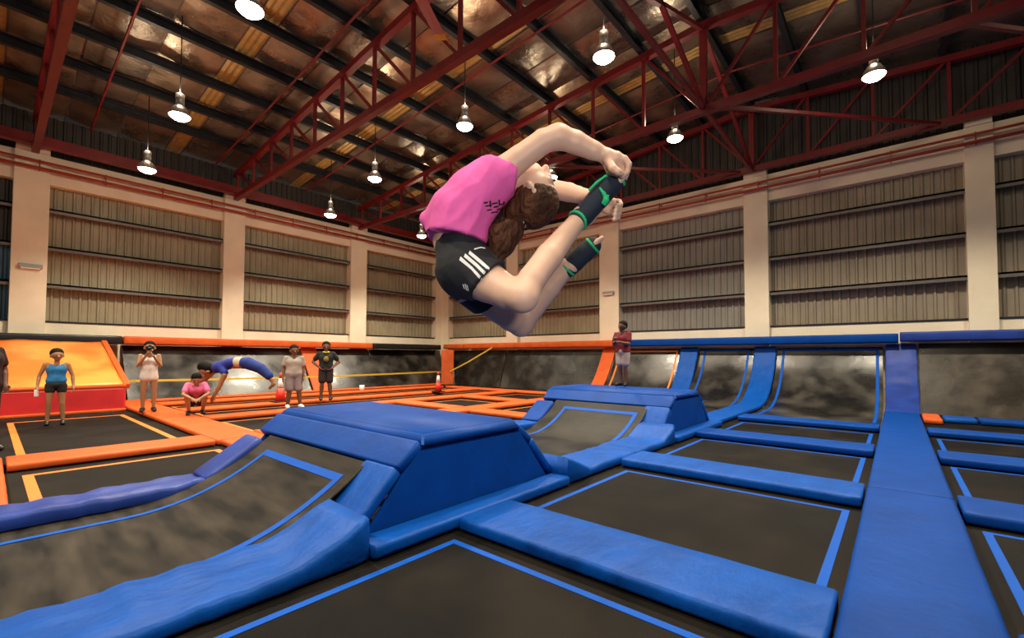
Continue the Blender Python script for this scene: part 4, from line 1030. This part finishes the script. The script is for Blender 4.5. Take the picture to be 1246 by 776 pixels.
s.ch([tie+(p1*math.cos(a)+p2*math.sin(a))*.024 for a in [i*math.pi/6 for i in range(13)]], [.009]*13, .004); skin_obj('hair_tie', s, cloth('pale_blue_elastic', (.42, .55, .62)), root)
for sg in (-1, 1):
    ball('eye', hc+CD*.018+FD*.073+LA*sg*.03, .0115, WHITE, root); ball('pupil', hc+CD*.018+FD*.082+LA*sg*.031, .005, BLACKP, root)
    s = Sdf(.005); s.ch([hc+CD*.038+FD*.075+LA*sg*.014, hc+CD*.042+FD*.074+LA*sg*.03, hc+CD*.036+FD*.064+LA*sg*.045], [.004, .0045, .003], .004); skin_obj('eyebrow', s, HAIRB, root)
# grip socks
SOCK = cloth('navy_knit', (.010, .018, .036)); GRN = cloth('green_trim', (.02, .50, .20))
def sock(P, R, toe, name):
    s = Sdf(.005); s.ch(P, R, .015); o = skin_obj('grip_sock', s, SOCK, root)
    a = (P[0]-P[1]).normalized(); q1 = a.orthogonal().normalized(); q2 = a.cross(q1)
    for off, rr, nm in ((.006, R[0]+.001, 'cuff_trim'),):
        s = Sdf(.004); s.ch([P[0]+a*off+(q1*math.cos(t_)+q2*math.sin(t_))*rr*.93 for t_ in [i*math.pi/9 for i in range(19)]], [.0055]*19, .004); skin_obj(nm, s, GRN, o)
    a = (P[-1]-P[-2]).normalized(); q1 = a.orthogonal().normalized(); q2 = a.cross(q1)
    s = Sdf(.004); s.ch([P[-1]+(q1*math.cos(t_)+q2*math.sin(t_))*R[-1]*.97 for t_ in [i*math.pi/9 for i in range(19)]], [.0055]*19, .004); skin_obj('toe_trim', s, GRN, o); return o
SK = sock([G(704, 267, 1.665), G(711, 261, 1.68), G(729, 240, 1.69), G(744, 224, 1.69), G(751, 216.5, 1.685)], [.0375, .040, .0415, .040, .036], 0, 'near')
sock([G(692, 326, 1.93), G(700, 318, 1.92), G(712, 307, 1.91), G(721, 299, 1.90)], [.040, .041, .040, .037], 0, 'far')
s = Sdf(.004); s.ch([G(730, 229, 1.645), G(735, 236, 1.64), G(738, 244, 1.642), G(736, 249, 1.645)], [.005, .007, .009, .006], .006); s.ch([G(740, 238, 1.645), G(737, 243, 1.64), G(733, 247, 1.645)], [.005, .008, .005], .006)
skin_obj('lace_bow', s, GRN, SK)
s = Sdf(.004); s.ch([G(717, 231, 1.655), G(726, 222, 1.655), G(737, 214, 1.66), G(746, 213, 1.665)], [.005]*4, .004); skin_obj('side_trim', s, GRN, SK)
# flat prints laid on the cloth (raised by a millimetre)
def decal(name, o, polys, m, parent):
    T = Matrix.Translation(root.location); me = o.data
    tree = BVHTree.FromPolygons([root.location+v.co for v in me.vertices], [list(p.vertices) for p in me.polygons])
    bm = bmesh.new()
    for left, right in polys:                       # two edge polylines in sight-line coordinates
        n = 10
        def samp(pl, f):
            f *= len(pl)-1; i = min(int(f), len(pl)-2); f -= i; return (pl[i][0]*(1-f)+pl[i+1][0]*f, pl[i][1]*(1-f)+pl[i+1][1]*f)
        rows = []
        for i in range(n+1):
            row = []
            for q in range(4):
                a, b = samp(left, i/n), samp(right, i/n); x, y = a[0]*(1-q/3)+b[0]*q/3, a[1]*(1-q/3)+b[1]*q/3
                d = (at(x, y, 1)-CAM).normalized(); hit = tree.ray_cast(CAM, d)
                row.append(bm.verts.new(hit[0]+hit[1]*.0015) if hit[0] is not None else None)
            rows.append(row)
        for a, b in zip(rows, rows[1:]):
            for q in range(3):
                f4 = (a[q], a[q+1], b[q+1], b[q])
                if all(f4): bm.faces.new(f4)
    return kid(name, bm, m, parent)
WP_ = cloth('white_print', (.80, .80, .82)); BP_ = cloth('black_print', (.02, .012, .02))
for (a0, a1, b0, b1, c0, c1) in (((560.5, 312), (559, 316.5), (575, 325), (573.5, 328), (587, 338), (585, 341)),
                                 ((566, 308.5), (564.5, 312.5), (581, 321), (579, 324.5), (593, 333), (591, 336)),
                                 ((571.5, 305), (570, 309), (586, 317), (584, 320.5), (598, 328), (596.5, 331))):
    decal('side_stripe', SH, [([a0, b0, c0], [a1, b1, c1])], WP_, SH)
decal('shorts_piping', SH, [([(577, 302.5), (585, 300.5), (590, 301.5)], [(577, 304), (585, 302), (590, 303)])], WP_, SH)
decal('emblem', SH, [([(563, 345), (564.5, 350.5)], [(564.8, 346.5), (566, 352)]), ([(565.5, 344.5), (567.5, 352.5)], [(567.2, 346), (569, 353.5)]), ([(568, 345.5), (569.8, 353.5)], [(569.3, 347.5), (571, 353.8)])], WP_, SH)
strokes = []
for i, (x, y, w_, h_) in enumerate(((588, 246, 5, 2), (590, 250, 8, 1.6), (595, 244, 2, 8), (598, 247, 7, 1.8), (600, 251, 6, 2), (606, 243, 2, 7), (607, 248, 6, 1.6), (604, 254, 7, 1.6), (592, 255, 6, 1.5), (612, 245, 2, 8), (597, 258, 8, 1.5))):
    strokes.append(([(x, y), (x+w_, y-1.2*w_/6)], [(x+.6, y+h_), (x+w_+.6, y+h_-1.2*w_/6)]))
decal('shirt_lettering', TS, strokes, BP_, TS)
